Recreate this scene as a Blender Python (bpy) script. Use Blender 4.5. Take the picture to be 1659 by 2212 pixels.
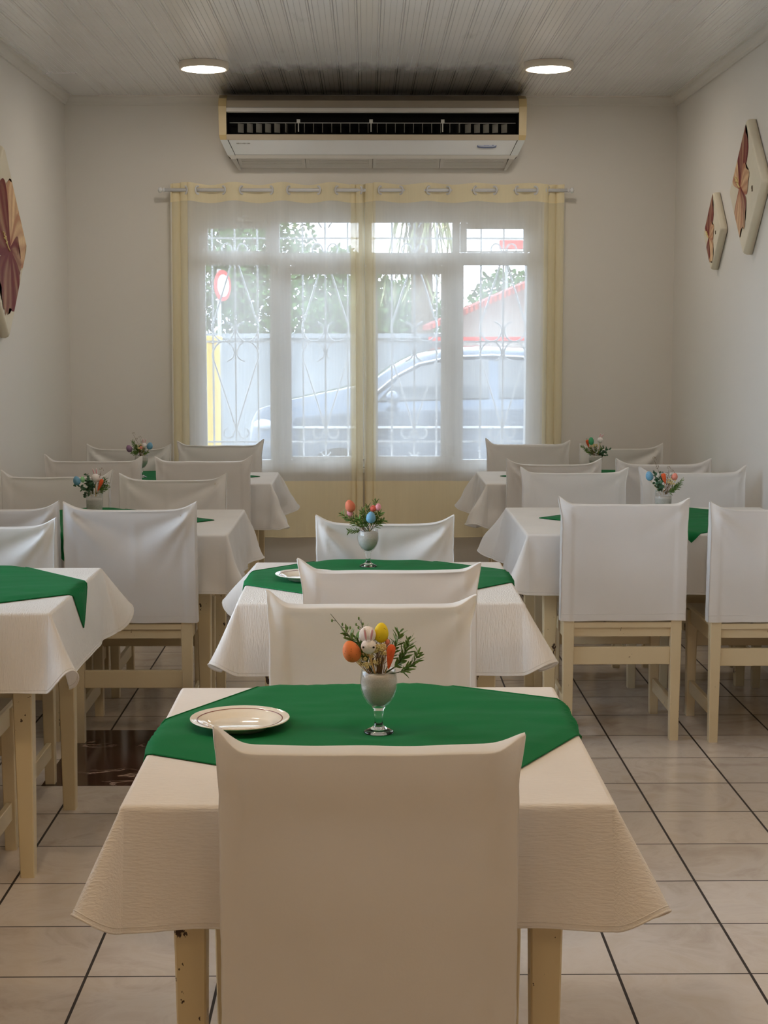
import bpy, bmesh, math, random
from math import sin, cos, pi, exp, hypot, atan2, radians as R
from mathutils import Vector, Matrix, noise

for o in list(bpy.data.objects):
    bpy.data.objects.remove(o)
S = bpy.context.scene
COL = S.collection

# ------------------------------------------------------------------ camera
cam = bpy.data.cameras.new('camera')
co = bpy.data.objects.new('camera', cam)
COL.objects.link(co)
cam.sensor_fit = 'VERTICAL'
cam.sensor_height = 36.0
cam.lens = 36.0 * 3357.0 / 2212.0
cam.clip_start = 0.02
cam.clip_end = 300
co.location = (0, 0, 1.55)
co.rotation_euler = (R(90 - 6.5256), 0, R(-0.6698))
S.camera = co

# ------------------------------------------------------------------ light, exposure
SKY = 7.8
LAMP_E = 44.0
LAMP_COL = (1.0, 0.90, 0.76, 1)
WARM_E = 84.0
WARM_COL = (1.0, 0.76, 0.49, 1)
S.view_settings.view_transform = 'Standard'
S.view_settings.look = 'None'
S.view_settings.gamma = 1.0
S.view_settings.use_curve_mapping = False
S.view_settings.exposure = 0.22
W = bpy.data.worlds.new('sky')
S.world = W
W.use_nodes = True
wn = W.node_tree
bg = wn.nodes['Background']
tc = wn.nodes.new('ShaderNodeTexCoord')
nz = wn.nodes.new('ShaderNodeTexNoise')
nz.inputs['Scale'].default_value = 3.0
nz.inputs['Detail'].default_value = 4.0
rp = wn.nodes.new('ShaderNodeValToRGB')
rp.color_ramp.elements[0].position = 0.35
rp.color_ramp.elements[0].color = (0.56, 0.76, 1.0, 1)
rp.color_ramp.elements[1].position = 0.62
rp.color_ramp.elements[1].color = (0.82, 0.90, 1.0, 1)
wn.links.new(tc.outputs['Generated'], nz.inputs['Vector'])
wn.links.new(nz.outputs['Fac'], rp.inputs['Fac'])
wn.links.new(rp.outputs['Color'], bg.inputs['Color'])
bg.inputs['Strength'].default_value = SKY
S.cycles.use_denoising = True
S.cycles.max_bounces = 10
S.cycles.diffuse_bounces = 5
S.cycles.glossy_bounces = 4
S.cycles.transmission_bounces = 8
S.cycles.transparent_max_bounces = 24
S.cycles.sample_clamp_indirect = 6.0
S.cycles.caustics_reflective = False
S.cycles.caustics_refractive = False
S.cycles.use_adaptive_sampling = True
S.cycles.adaptive_threshold = 0.03


# ------------------------------------------------------------------ materials
class NT:
    def __init__(s, name):
        s.m = bpy.data.materials.new(name)
        s.m.use_nodes = True
        s.t = s.m.node_tree
        s.b = s.t.nodes['Principled BSDF']
        s.out = s.t.nodes['Material Output']

    def n(s, typ, **kw):
        nd = s.t.nodes.new('ShaderNode' + typ)
        for k, v in kw.items():
            if k.startswith('_'):
                setattr(nd, k[1:], v)
            else:
                k2 = int(k[1:]) if k[0] == 'i' and k[1:].isdigit() else k.replace('__', ' ')
                nd.inputs[k2].default_value = v
        return nd

    def l(s, a, b):
        s.t.links.new(a, b)

    def coord(s, scale=(1, 1, 1)):
        g = s.n('TexCoord')
        mp = s.n('Mapping')
        mp.inputs['Scale'].default_value = scale
        s.l(g.outputs['Object'], mp.inputs['Vector'])
        return mp.outputs['Vector']

    def bump(s, h, strength=0.3, dist=0.01):
        b = s.n('Bump')
        b.inputs['Strength'].default_value = strength
        b.inputs['Distance'].default_value = dist
        s.l(h, b.inputs['Height'])
        s.l(b.outputs['Normal'], s.b.inputs['Normal'])
        return b

    def ramp(s, fac, pts):
        r = s.n('ValToRGB')
        e = r.color_ramp.elements
        while len(e) < len(pts):
            e.new(0.5)
        for k, (p, c) in enumerate(pts):
            e[k].position = p
            e[k].color = (c[0], c[1], c[2], 1)
        s.l(fac, r.inputs['Fac'])
        return r.outputs['Color']


def lin(r, g, b):
    f = lambda c: (c / 255 / 12.92) if c / 255 <= 0.04045 else ((c / 255 + 0.055) / 1.055) ** 2.4
    return (f(r), f(g), f(b))


def plain(name, col, rough=0.5, spec=0.5, metal=0.0, var=0.06, vscale=8.0, bump=0.0, bscale=60.0, coat=0.0):
    t = NT(name)
    v = t.coord()
    nz = t.n('TexNoise', Scale=vscale, Detail=3.0)
    t.l(v, nz.inputs['Vector'])
    c0 = tuple(max(0, c * (1 - var)) for c in col)
    c1 = tuple(min(1, c * (1 + var)) for c in col)
    t.l(t.ramp(nz.outputs['Fac'], [(0.3, c0), (0.7, c1)]), t.b.inputs['Base Color'])
    t.b.inputs['Roughness'].default_value = rough
    t.b.inputs['Specular IOR Level'].default_value = spec
    t.b.inputs['Metallic'].default_value = metal
    if coat:
        t.b.inputs['Coat Weight'].default_value = coat
    if bump:
        n2 = t.n('TexNoise', Scale=bscale, Detail=2.0)
        t.l(v, n2.inputs['Vector'])
        t.bump(n2.outputs['Fac'], bump, 0.003)
    return t.m


def fabric(name, col, crinkle=(1, 1, 1), cs=160.0, cb=0.25, trans=0.22, folds=False, spec=0.15, rough=0.75):
    t = NT(name)
    v = t.coord()
    vs = t.coord(crinkle)
    nz = t.n('TexNoise', Scale=5.0, Detail=2.0)
    t.l(v, nz.inputs['Vector'])
    c0 = tuple(c * 0.97 for c in col)
    c1 = tuple(min(1, c * 1.02) for c in col)
    colr = t.ramp(nz.outputs['Fac'], [(0.3, c0), (0.7, c1)])
    t.l(colr, t.b.inputs['Base Color'])
    t.b.inputs['Roughness'].default_value = rough
    t.b.inputs['Specular IOR Level'].default_value = spec
    n2 = t.n('TexNoise', Scale=cs, Detail=3.0)
    t.l(vs, n2.inputs['Vector'])
    h = n2.outputs['Fac']
    if folds:
        # two faint ironing creases running across the cloth
        sp = t.n('SeparateXYZ')
        t.l(v, sp.inputs[0])
        acc = None
        for y0 in (-0.27, -0.19, 0.16, 0.28):
            a = t.n('Math', _operation='SUBTRACT', i1=y0)
            t.l(sp.outputs['Y'], a.inputs[0])
            b = t.n('Math', _operation='ABSOLUTE')
            t.l(a.outputs[0], b.inputs[0])
            c = t.n('Math', _operation='LESS_THAN', i1=0.003)
            t.l(b.outputs[0], c.inputs[0])
            if acc is None:
                acc = c.outputs[0]
            else:
                d = t.n('Math', _operation='ADD')
                t.l(acc, d.inputs[0])
                t.l(c.outputs[0], d.inputs[1])
                acc = d.outputs[0]
        mlt = t.n('Math', _operation='MULTIPLY_ADD', i1=0.6)
        t.l(acc, mlt.inputs[0])
        t.l(h, mlt.inputs[2])
        h = mlt.outputs[0]
    bp = t.bump(h, cb, 0.0025)
    tr = t.n('BsdfTranslucent')
    t.l(colr, tr.inputs['Color'])
    mx = t.n('MixShader')
    mx.inputs[0].default_value = trans
    t.l(t.b.outputs[0], mx.inputs[1])
    t.l(tr.outputs[0], mx.inputs[2])
    t.l(mx.outputs[0], t.out.inputs['Surface'])
    return t.m


def sheer(name, col, cover, share=0.5):
    t = NT(name)
    v = t.coord((1, 1, 0.06))
    nz = t.n('TexNoise', Scale=90.0, Detail=2.0)
    t.l(v, nz.inputs['Vector'])
    tr = t.n('BsdfTransparent')
    df = t.n('BsdfDiffuse')
    tl = t.n('BsdfTranslucent')
    df.inputs['Color'].default_value = (*col, 1)
    tl.inputs['Color'].default_value = (*col, 1)
    m1 = t.n('MixShader')
    m1.inputs[0].default_value = share
    t.l(df.outputs[0], m1.inputs[1])
    t.l(tl.outputs[0], m1.inputs[2])
    mr = t.n('MapRange')
    mr.inputs['To Min'].default_value = cover - 0.03
    mr.inputs['To Max'].default_value = cover + 0.03
    t.l(nz.outputs['Fac'], mr.inputs['Value'])
    m2 = t.n('MixShader')
    t.l(mr.outputs[0], m2.inputs[0])
    t.l(tr.outputs[0], m2.inputs[1])
    t.l(m1.outputs[0], m2.inputs[2])
    t.l(m2.outputs[0], t.out.inputs['Surface'])
    return t.m


def painted_wood(name, col, chip=0.70, seed=0.0):
    t = NT(name)
    v = t.coord()
    n1 = t.n('TexNoise', Scale=3.0, Detail=3.0)
    t.l(v, n1.inputs['Vector'])
    base = t.ramp(n1.outputs['Fac'], [(0.3, tuple(c * .93 for c in col)), (0.7, col)])
    mp = t.n('Mapping')
    mp.inputs['Location'].default_value = (seed, seed * 1.7, seed * .3)
    mp.inputs['Scale'].default_value = (1, 1, 0.7)
    t.l(v, mp.inputs['Vector'])
    n2 = t.n('TexNoise', Scale=38.0, Detail=4.0, Roughness=0.6)
    t.l(mp.outputs[0], n2.inputs['Vector'])
    n3 = t.n('TexNoise', Scale=6.0, Detail=1.0)
    t.l(mp.outputs[0], n3.inputs['Vector'])
    ml = t.n('Math', _operation='MULTIPLY_ADD', i1=0.45)
    t.l(n3.outputs['Fac'], ml.inputs[0])
    t.l(n2.outputs['Fac'], ml.inputs[2])
    cr = t.n('ValToRGB')
    cr.color_ramp.interpolation = 'LINEAR'
    cr.color_ramp.elements[0].position = min(0.99, chip + 0.19)
    cr.color_ramp.elements[0].color = (0, 0, 0, 1)
    cr.color_ramp.elements[1].position = min(1, chip + 0.205)
    cr.color_ramp.elements[1].color = (1, 1, 1, 1)
    t.l(ml.outputs[0], cr.inputs['Fac'])
    mix = t.n('MixRGB')
    mix.inputs[2].default_value = (0.045, 0.02, 0.012, 1)
    t.l(cr.outputs[0], mix.inputs[0])
    t.l(base, mix.inputs[1])
    t.l(mix.outputs[0], t.b.inputs['Base Color'])
    t.b.inputs['Roughness'].default_value = 0.42
    return t.m


def glass_mat(name, tint=(1, 1, 1)):
    t = NT(name)
    t.b.inputs['Base Color'].default_value = (*tint, 1)
    t.b.inputs['Roughness'].default_value = 0.0
    t.b.inputs['IOR'].default_value = 1.45
    t.b.inputs['Transmission Weight'].default_value = 1.0
    nz = t.n('TexNoise', Scale=20.0)
    t.l(t.coord(), nz.inputs['Vector'])
    t.bump(nz.outputs['Fac'], 0.02, 0.001)
    return t.m


def pane_mat(name, thin=False):
    t = NT(name)
    tr = t.n('BsdfTransparent')
    gl = t.n('BsdfGlossy')
    gl.inputs['Roughness'].default_value = 0.02
    fr = t.n('Fresnel')
    fr.inputs['IOR'].default_value = 1.45
    nz = t.n('TexNoise', Scale=4.0)
    t.l(t.coord(), nz.inputs['Vector'])
    mr = t.n('MapRange')
    mr.inputs['To Min'].default_value = 0.93
    mr.inputs['To Max'].default_value = 0.98
    t.l(nz.outputs['Fac'], mr.inputs['Value'])
    t.l(mr.outputs[0], tr.inputs['Color'])
    mx = t.n('MixShader')
    if thin:
        lw = t.n('LayerWeight', Blend=0.5)
        pw = t.n('Math', _operation='POWER', i1=3.0)
        t.l(lw.outputs['Facing'], pw.inputs[0])
        pm = t.n('Math', _operation='MULTIPLY_ADD', i1=0.35, i2=0.04)
        t.l(pw.outputs[0], pm.inputs[0])
        t.l(pm.outputs[0], mx.inputs[0])
    else:
        t.l(fr.outputs[0], mx.inputs[0])
    t.l(tr.outputs[0], mx.inputs[1])
    t.l(gl.outputs[0], mx.inputs[2])
    t.l(mx.outputs[0], t.out.inputs['Surface'])
    return t.m


def emit(name, col, e):
    t = NT(name)
    t.b.inputs['Base Color'].default_value = (0.8, 0.8, 0.75, 1)
    t.b.inputs['Emission Color'].default_value = col
    t.b.inputs['Emission Strength'].default_value = e
    return t.m


def tile_floor():
    t = NT('ceramic_floor_tiles')
    g = t.n('TexCoord')
    sp = t.n('SeparateXYZ')
    t.l(g.outputs['Object'], sp.inputs[0])
    s = 0.3235
    cells, masks = [], []
    for ax, off, gw in (('X', -0.681, 0.0036), ('Y', 3.629, 0.0028)):
        a = t.n('Math', _operation='SUBTRACT', i1=off)
        t.l(sp.outputs[ax], a.inputs[0])
        b = t.n('Math', _operation='DIVIDE', i1=s)
        t.l(a.outputs[0], b.inputs[0])
        fl = t.n('Math', _operation='FLOOR')
        t.l(b.outputs[0], fl.inputs[0])
        cells.append(fl.outputs[0])
        fr = t.n('Math', _operation='FRACT')
        t.l(b.outputs[0], fr.inputs[0])
        c = t.n('Math', _operation='SUBTRACT', i1=0.5)
        t.l(fr.outputs[0], c.inputs[0])
        d = t.n('Math', _operation='ABSOLUTE')
        t.l(c.outputs[0], d.inputs[0])
        e = t.n('Math', _operation='GREATER_THAN', i1=0.5 - gw / s)
        t.l(d.outputs[0], e.inputs[0])
        masks.append(e.outputs[0])
    mm = t.n('Math', _operation='MAXIMUM')
    t.l(masks[0], mm.inputs[0])
    t.l(masks[1], mm.inputs[1])
    cb = t.n('CombineXYZ')
    t.l(cells[0], cb.inputs[0])
    t.l(cells[1], cb.inputs[1])
    wnz = t.n('TexWhiteNoise')
    t.l(cb.outputs[0], wnz.inputs['Vector'])
    # marbling that differs from tile to tile
    ad = t.n('VectorMath', _operation='ADD')
    sc = t.n('VectorMath', _operation='SCALE')
    sc.inputs['Scale'].default_value = 7.0
    t.l(wnz.outputs['Color'], sc.inputs[0])
    t.l(g.outputs['Object'], ad.inputs[0])
    t.l(sc.outputs[0], ad.inputs[1])
    nz = t.n('TexNoise', Scale=5.0, Detail=7.0, Roughness=0.62, Distortion=1.2)
    t.l(ad.outputs[0], nz.inputs['Vector'])
    base = t.ramp(nz.outputs['Fac'], [(0.25, lin(188, 172, 158)), (0.5, lin(208, 196, 184)), (0.75, lin(198, 182, 164))])
    hsv = t.n('HueSaturation')
    mr = t.n('MapRange')
    mr.inputs['To Min'].default_value = 0.93
    mr.inputs['To Max'].default_value = 1.04
    t.l(wnz.outputs['Value'], mr.inputs['Value'])
    t.l(mr.outputs[0], hsv.inputs['Value'])
    t.l(base, hsv.inputs['Color'])
    mix = t.n('MixRGB')
    mix.inputs[2].default_value = (*lin(46, 36, 30), 1)
    t.l(mm.outputs[0], mix.inputs[0])
    t.l(hsv.outputs[0], mix.inputs[1])
    t.l(mix.outputs[0], t.b.inputs['Base Color'])
    rr = t.n('MapRange')
    rr.inputs['To Min'].default_value = 0.16
    rr.inputs['To Max'].default_value = 0.8
    t.l(mm.outputs[0], rr.inputs['Value'])
    t.l(rr.outputs[0], t.b.inputs['Roughness'])
    iv = t.n('Math', _operation='MULTIPLY_ADD', i1=-1.0)
    n3 = t.n('TexNoise', Scale=2.2, Detail=1.0)
    t.l(g.outputs['Object'], n3.inputs['Vector'])
    t.l(mm.outputs[0], iv.inputs[0])
    t.l(n3.outputs['Fac'], iv.inputs[2])
    t.bump(iv.outputs[0], 0.12, 0.004)
    return t.m


def ceiling_mat():
    t = NT('white_lining_board')
    v = t.coord()
    nz = t.n('TexNoise', Scale=1.3, Detail=3.0)
    t.l(v, nz.inputs['Vector'])
    base = t.ramp(nz.outputs['Fac'], [(0.3, lin(232, 231, 233)), (0.7, lin(242, 241, 243))])
    # dark ragged blotch, strongest beside the air conditioner, streaked along the boards
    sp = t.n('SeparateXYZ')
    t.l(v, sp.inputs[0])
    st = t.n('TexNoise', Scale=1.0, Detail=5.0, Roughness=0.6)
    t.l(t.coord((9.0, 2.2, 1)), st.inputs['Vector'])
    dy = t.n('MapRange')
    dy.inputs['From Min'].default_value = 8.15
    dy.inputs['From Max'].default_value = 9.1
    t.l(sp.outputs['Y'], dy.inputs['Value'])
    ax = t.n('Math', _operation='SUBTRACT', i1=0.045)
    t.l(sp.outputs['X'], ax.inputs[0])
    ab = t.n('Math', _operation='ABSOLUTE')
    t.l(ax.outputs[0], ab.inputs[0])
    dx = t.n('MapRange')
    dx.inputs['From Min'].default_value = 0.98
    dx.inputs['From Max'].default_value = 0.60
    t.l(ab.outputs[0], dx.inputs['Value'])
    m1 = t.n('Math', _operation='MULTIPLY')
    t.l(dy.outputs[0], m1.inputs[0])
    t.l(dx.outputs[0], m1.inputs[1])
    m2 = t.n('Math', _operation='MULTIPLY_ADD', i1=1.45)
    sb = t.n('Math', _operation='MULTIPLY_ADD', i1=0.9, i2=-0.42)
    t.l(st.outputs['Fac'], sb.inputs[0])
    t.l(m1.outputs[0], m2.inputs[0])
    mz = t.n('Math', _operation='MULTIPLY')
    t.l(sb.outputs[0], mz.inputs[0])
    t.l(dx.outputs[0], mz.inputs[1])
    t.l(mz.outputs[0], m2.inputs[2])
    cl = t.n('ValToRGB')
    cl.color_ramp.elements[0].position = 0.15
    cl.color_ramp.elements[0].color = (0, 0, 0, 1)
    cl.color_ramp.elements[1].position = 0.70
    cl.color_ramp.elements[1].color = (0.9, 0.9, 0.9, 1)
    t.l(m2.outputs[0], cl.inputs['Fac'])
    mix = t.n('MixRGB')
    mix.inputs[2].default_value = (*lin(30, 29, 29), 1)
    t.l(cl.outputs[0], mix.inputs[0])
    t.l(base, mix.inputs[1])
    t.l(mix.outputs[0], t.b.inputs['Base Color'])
    t.b.inputs['Roughness'].default_value = 0.22
    t.b.inputs['Specular IOR Level'].default_value = 0.7
    t.b.inputs['Coat Weight'].default_value = 0.7
    t.b.inputs['Coat Roughness'].default_value = 0.2
    return t.m


def marble():
    t = NT('dark_red_marble')
    v = t.coord((1, 2.2, 1))
    nz = t.n('TexNoise', Scale=3.2, Detail=8.0, Roughness=0.6, Distortion=1.4)
    t.l(v, nz.inputs['Vector'])
    a = t.n('Math', _operation='SUBTRACT', i1=0.5)
    t.l(nz.outputs['Fac'], a.inputs[0])
    b = t.n('Math', _operation='ABSOLUTE')
    t.l(a.outputs[0], b.inputs[0])
    n2 = t.n('TexNoise', Scale=2.0, Detail=2.0)
    t.l(v, n2.inputs['Vector'])
    c = t.n('Math', _operation='MULTIPLY_ADD', i1=0.16)
    t.l(n2.outputs['Fac'], c.inputs[0])
    t.l(b.outputs[0], c.inputs[2])
    t.l(t.ramp(c.outputs[0], [(0.062, lin(190, 165, 150)), (0.072, lin(70, 42, 36)), (0.2, lin(48, 28, 24)), (0.5, lin(80, 50, 42))]), t.b.inputs['Base Color'])
    t.b.inputs['Roughness'].default_value = 0.12
    return t.m


def vcol_mat(name, rough=0.45):
    t = NT(name)
    a = t.n('VertexColor', _layer_name='paint')
    nz = t.n('TexNoise', Scale=40.0, Detail=4.0)
    t.l(t.coord(), nz.inputs['Vector'])
    mr = t.n('MapRange')
    mr.inputs['To Min'].default_value = 0.8
    mr.inputs['To Max'].default_value = 1.15
    t.l(nz.outputs['Fac'], mr.inputs['Value'])
    h = t.n('HueSaturation')
    t.l(mr.outputs[0], h.inputs['Value'])
    t.l(a.outputs['Color'], h.inputs['Color'])
    t.l(h.outputs[0], t.b.inputs['Base Color'])
    t.b.inputs['Roughness'].default_value = rough
    t.b.inputs['Specular IOR Level'].default_value = 0.15
    return t.m


def roof_mat():
    t = NT('red_roof_tiles')
    v = t.coord()
    wv = t.n('TexWave', Scale=6.0, Distortion=1.0)
    t.l(v, wv.inputs['Vector'])
    t.l(t.ramp(wv.outputs['Fac'], [(0.2, lin(120, 40, 32)), (0.8, lin(190, 80, 62))]), t.b.inputs['Base Color'])
    t.b.inputs['Roughness'].default_value = 0.7
    return t.m


M = {}
M['wall'] = plain('white_wall_paint', lin(226, 222, 216), 0.38, 0.4, var=0.012, vscale=1.5, bump=0.06, bscale=9)
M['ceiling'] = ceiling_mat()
M['trim'] = plain('white_gloss_trim', lin(220, 216, 210), 0.35, 0.5, var=0.02)
M['floor'] = tile_floor()
M['marble'] = marble()
M['wood'] = painted_wood('cream_painted_wood', lin(214, 196, 160), 0.785)
M['wood_chipped'] = painted_wood('chipped_cream_painted_wood', lin(212, 194, 156), 0.70, 3.1)
M['cover'] = fabric('white_polyester_cover', lin(236, 233, 230), (1, 1, 1), 220.0, 0.10, 0.22, spec=0.5, rough=0.5)
M['crepe'] = fabric('cream_crepe_tablecloth', lin(238, 233, 227), (6.0, 0.9, 0.9), 55.0, 0.9, 0.2, folds=True)
M['crepe_x'] = fabric('cream_crepe_tablecloth_crosswise', lin(238, 232, 226), (0.9, 5.0, 5.0), 55.0, 0.8, 0.2, folds=True)
M['smooth'] = fabric('smooth_white_tablecloth', lin(240, 238, 236), (1, 1, 1), 120.0, 0.12, 0.28, folds=True)
M['green'] = fabric('green_topper_fabric', lin(5, 106, 55), (1, 1, 1), 170.0, 0.12, 0.06, spec=0.2)
M['sheer'] = sheer('cream_voile', lin(252, 251, 247), 0.70)
M['sheer_fold'] = sheer('cream_voile_gathered', lin(252, 245, 222), 0.74)
M['sheer_band'] = sheer('cream_voile_doubled', lin(252, 240, 206), 0.90, 0.22)
M['rod'] = plain('white_metal_rod', lin(225, 226, 230), 0.3, 0.5, var=0.01)
M['frame'] = plain('white_window_paint', lin(235, 235, 232), 0.4, 0.5, var=0.02)
M['iron'] = plain('white_painted_iron', lin(238, 240, 242), 0.4, 0.5, var=0.02)
M['pane'] = pane_mat('window_glass')
M['thin_glass'] = pane_mat('thin_goblet_glass', True)
M['goblet'] = glass_mat('clear_goblet_glass', (0.97, 1, 0.99))
M['sand'] = plain('pale_grey_sand', lin(205, 200, 192), 0.9, 0.1, var=0.12, vscale=400, bump=0.4, bscale=900)
M['porcelain'] = plain('ivory_porcelain', lin(236, 226, 210), 0.08, 0.5, var=0.01, coat=0.5)
M['plate_line'] = plain('maroon_plate_line', lin(130, 70, 62), 0.15, 0.5)
M['shell'] = plain('aged_cream_plastic', lin(214, 190, 138), 0.35, 0.5, var=0.03, vscale=3)
M['shell_grey'] = plain('beige_casing', lin(205, 192, 172), 0.35, 0.5, var=0.03, vscale=3)
M['gloss_white'] = plain('glossy_white_panel', lin(236, 238, 240), 0.04, 0.6, var=0.01, coat=1.0)
M['black'] = plain('black_grille_interior', (0.006, 0.006, 0.006), 0.8, 0.2)
M['louver'] = plain('grey_louver', lin(150, 148, 140), 0.5, 0.4)
M['thinrod'] = plain('pale_louver_rod', lin(210, 210, 205), 0.4, 0.5)
M['badge'] = plain('blue_grey_badge', lin(120, 132, 170), 0.3, 0.5)
M['badge_in'] = plain('pale_badge', lin(200, 208, 226), 0.3, 0.5)
M['lamp_rim'] = plain('white_lamp_rim', lin(225, 215, 200), 0.4, 0.5)
M['lamp'] = emit('warm_lamp_diffuser', LAMP_COL, LAMP_E)
M['lamp_warm'] = emit('warmer_lamp_diffuser', WARM_COL, WARM_E)
M['canvas'] = plain('ivory_canvas', lin(222, 212, 190), 0.5, 0.3, var=0.06, vscale=6)
M['paint'] = vcol_mat('flower_paint')
M['ink'] = plain('brown_signature_ink', lin(90, 70, 50), 0.6, 0.2)
M['leaf'] = plain('artificial_leaf_green', lin(98, 128, 62), 0.55, 0.3, var=0.35, vscale=60)
M['leaf2'] = plain('artificial_eucalyptus_green', lin(76, 112, 84), 0.5, 0.3, var=0.25, vscale=60)
M['stem'] = plain('dark_green_stem', lin(66, 78, 42), 0.6, 0.2, var=0.2, vscale=60)
M['twig'] = plain('brown_dried_twig', lin(120, 92, 60), 0.7, 0.2, var=0.2, vscale=60)
M['pick'] = plain('bamboo_pick', lin(200, 165, 105), 0.6, 0.3)
M['flower_dry'] = plain('cream_dried_flowers', lin(228, 208, 150), 0.8, 0.2, var=0.15, vscale=120)
M['puff'] = plain('white_felt', lin(238, 230, 228), 0.95, 0.1, var=0.04, vscale=90, bump=0.5, bscale=500)
M['pink'] = plain('pink_felt', lin(222, 160, 170), 0.9, 0.1)
M['eye'] = plain('black_bead', (0.005, 0.005, 0.005), 0.15, 0.6)
M['carrot'] = plain('orange_carrot', lin(226, 96, 50), 0.6, 0.3, var=0.15, vscale=80)


def egg_mat(name, col):
    t = NT(name)
    v = t.coord()
    vo = t.n('TexVoronoi', Scale=170.0)
    t.l(v, vo.inputs['Vector'])
    t.l(t.ramp(vo.outputs['Distance'], [(0.12, tuple(c * .45 for c in col)), (0.2, col), (0.9, col)]), t.b.inputs['Base Color'])
    t.b.inputs['Roughness'].default_value = 0.7
    return t.m


EGG = {k: egg_mat('speckled_%s_egg' % k, lin(*c)) for k, c in dict(orange=(222, 122, 62), yellow=(228, 200, 20), blue=(110, 160, 190), purple=(140, 105, 135), green=(70, 165, 115), coral=(226, 140, 122), pink=(226, 150, 160), red=(214, 96, 78), mint=(150, 205, 150), rust=(204, 110, 78)).items()}
M['asphalt'] = plain('grey_street_asphalt', lin(105, 105, 105), 0.8, 0.3, bump=0.3, bscale=50)
M['kerb'] = plain('pale_concrete', lin(165, 165, 160), 0.8, 0.3)
M['boundary'] = plain('weathered_white_render', lin(140, 146, 150), 0.8, 0.2, var=0.14, vscale=1.6)
M['yellow'] = plain('yellow_wall_paint', lin(240, 205, 90), 0.6, 0.3)
M['foliage'] = plain('tree_leaves', lin(88, 120, 66), 0.6, 0.3, var=0.45, vscale=1.6)
M['bark'] = plain('tree_bark', lin(110, 95, 78), 0.8, 0.2, var=0.2)
M['palmleaf'] = plain('dry_palm_fronds', lin(140, 145, 105), 0.7, 0.2, var=0.3)
M['roof'] = roof_mat()
M['housewall'] = plain('pale_house_wall', lin(200, 190, 180), 0.8, 0.2)
M['redpaint'] = plain('red_painted_board', lin(215, 60, 55), 0.5, 0.4)
M['carpaint'] = plain('dark_blue_grey_car_paint', lin(70, 86, 104), 0.12, 0.6, metal=0.3, coat=1.0)
M['carglass'] = plain('dark_car_glass', lin(60, 70, 78), 0.05, 0.6, coat=1.0)
M['chrome'] = plain('bright_window_trim', lin(225, 230, 235), 0.12, 0.6, metal=0.9)
M['tyre'] = plain('black_rubber', lin(30, 30, 30), 0.8, 0.2)
M['headlamp'] = plain('clear_headlamp', lin(215, 225, 235), 0.1, 0.6, coat=1.0)
M['steel'] = plain('thin_steel_rod', lin(190, 185, 170), 0.35, 0.5, metal=0.6)


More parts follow.
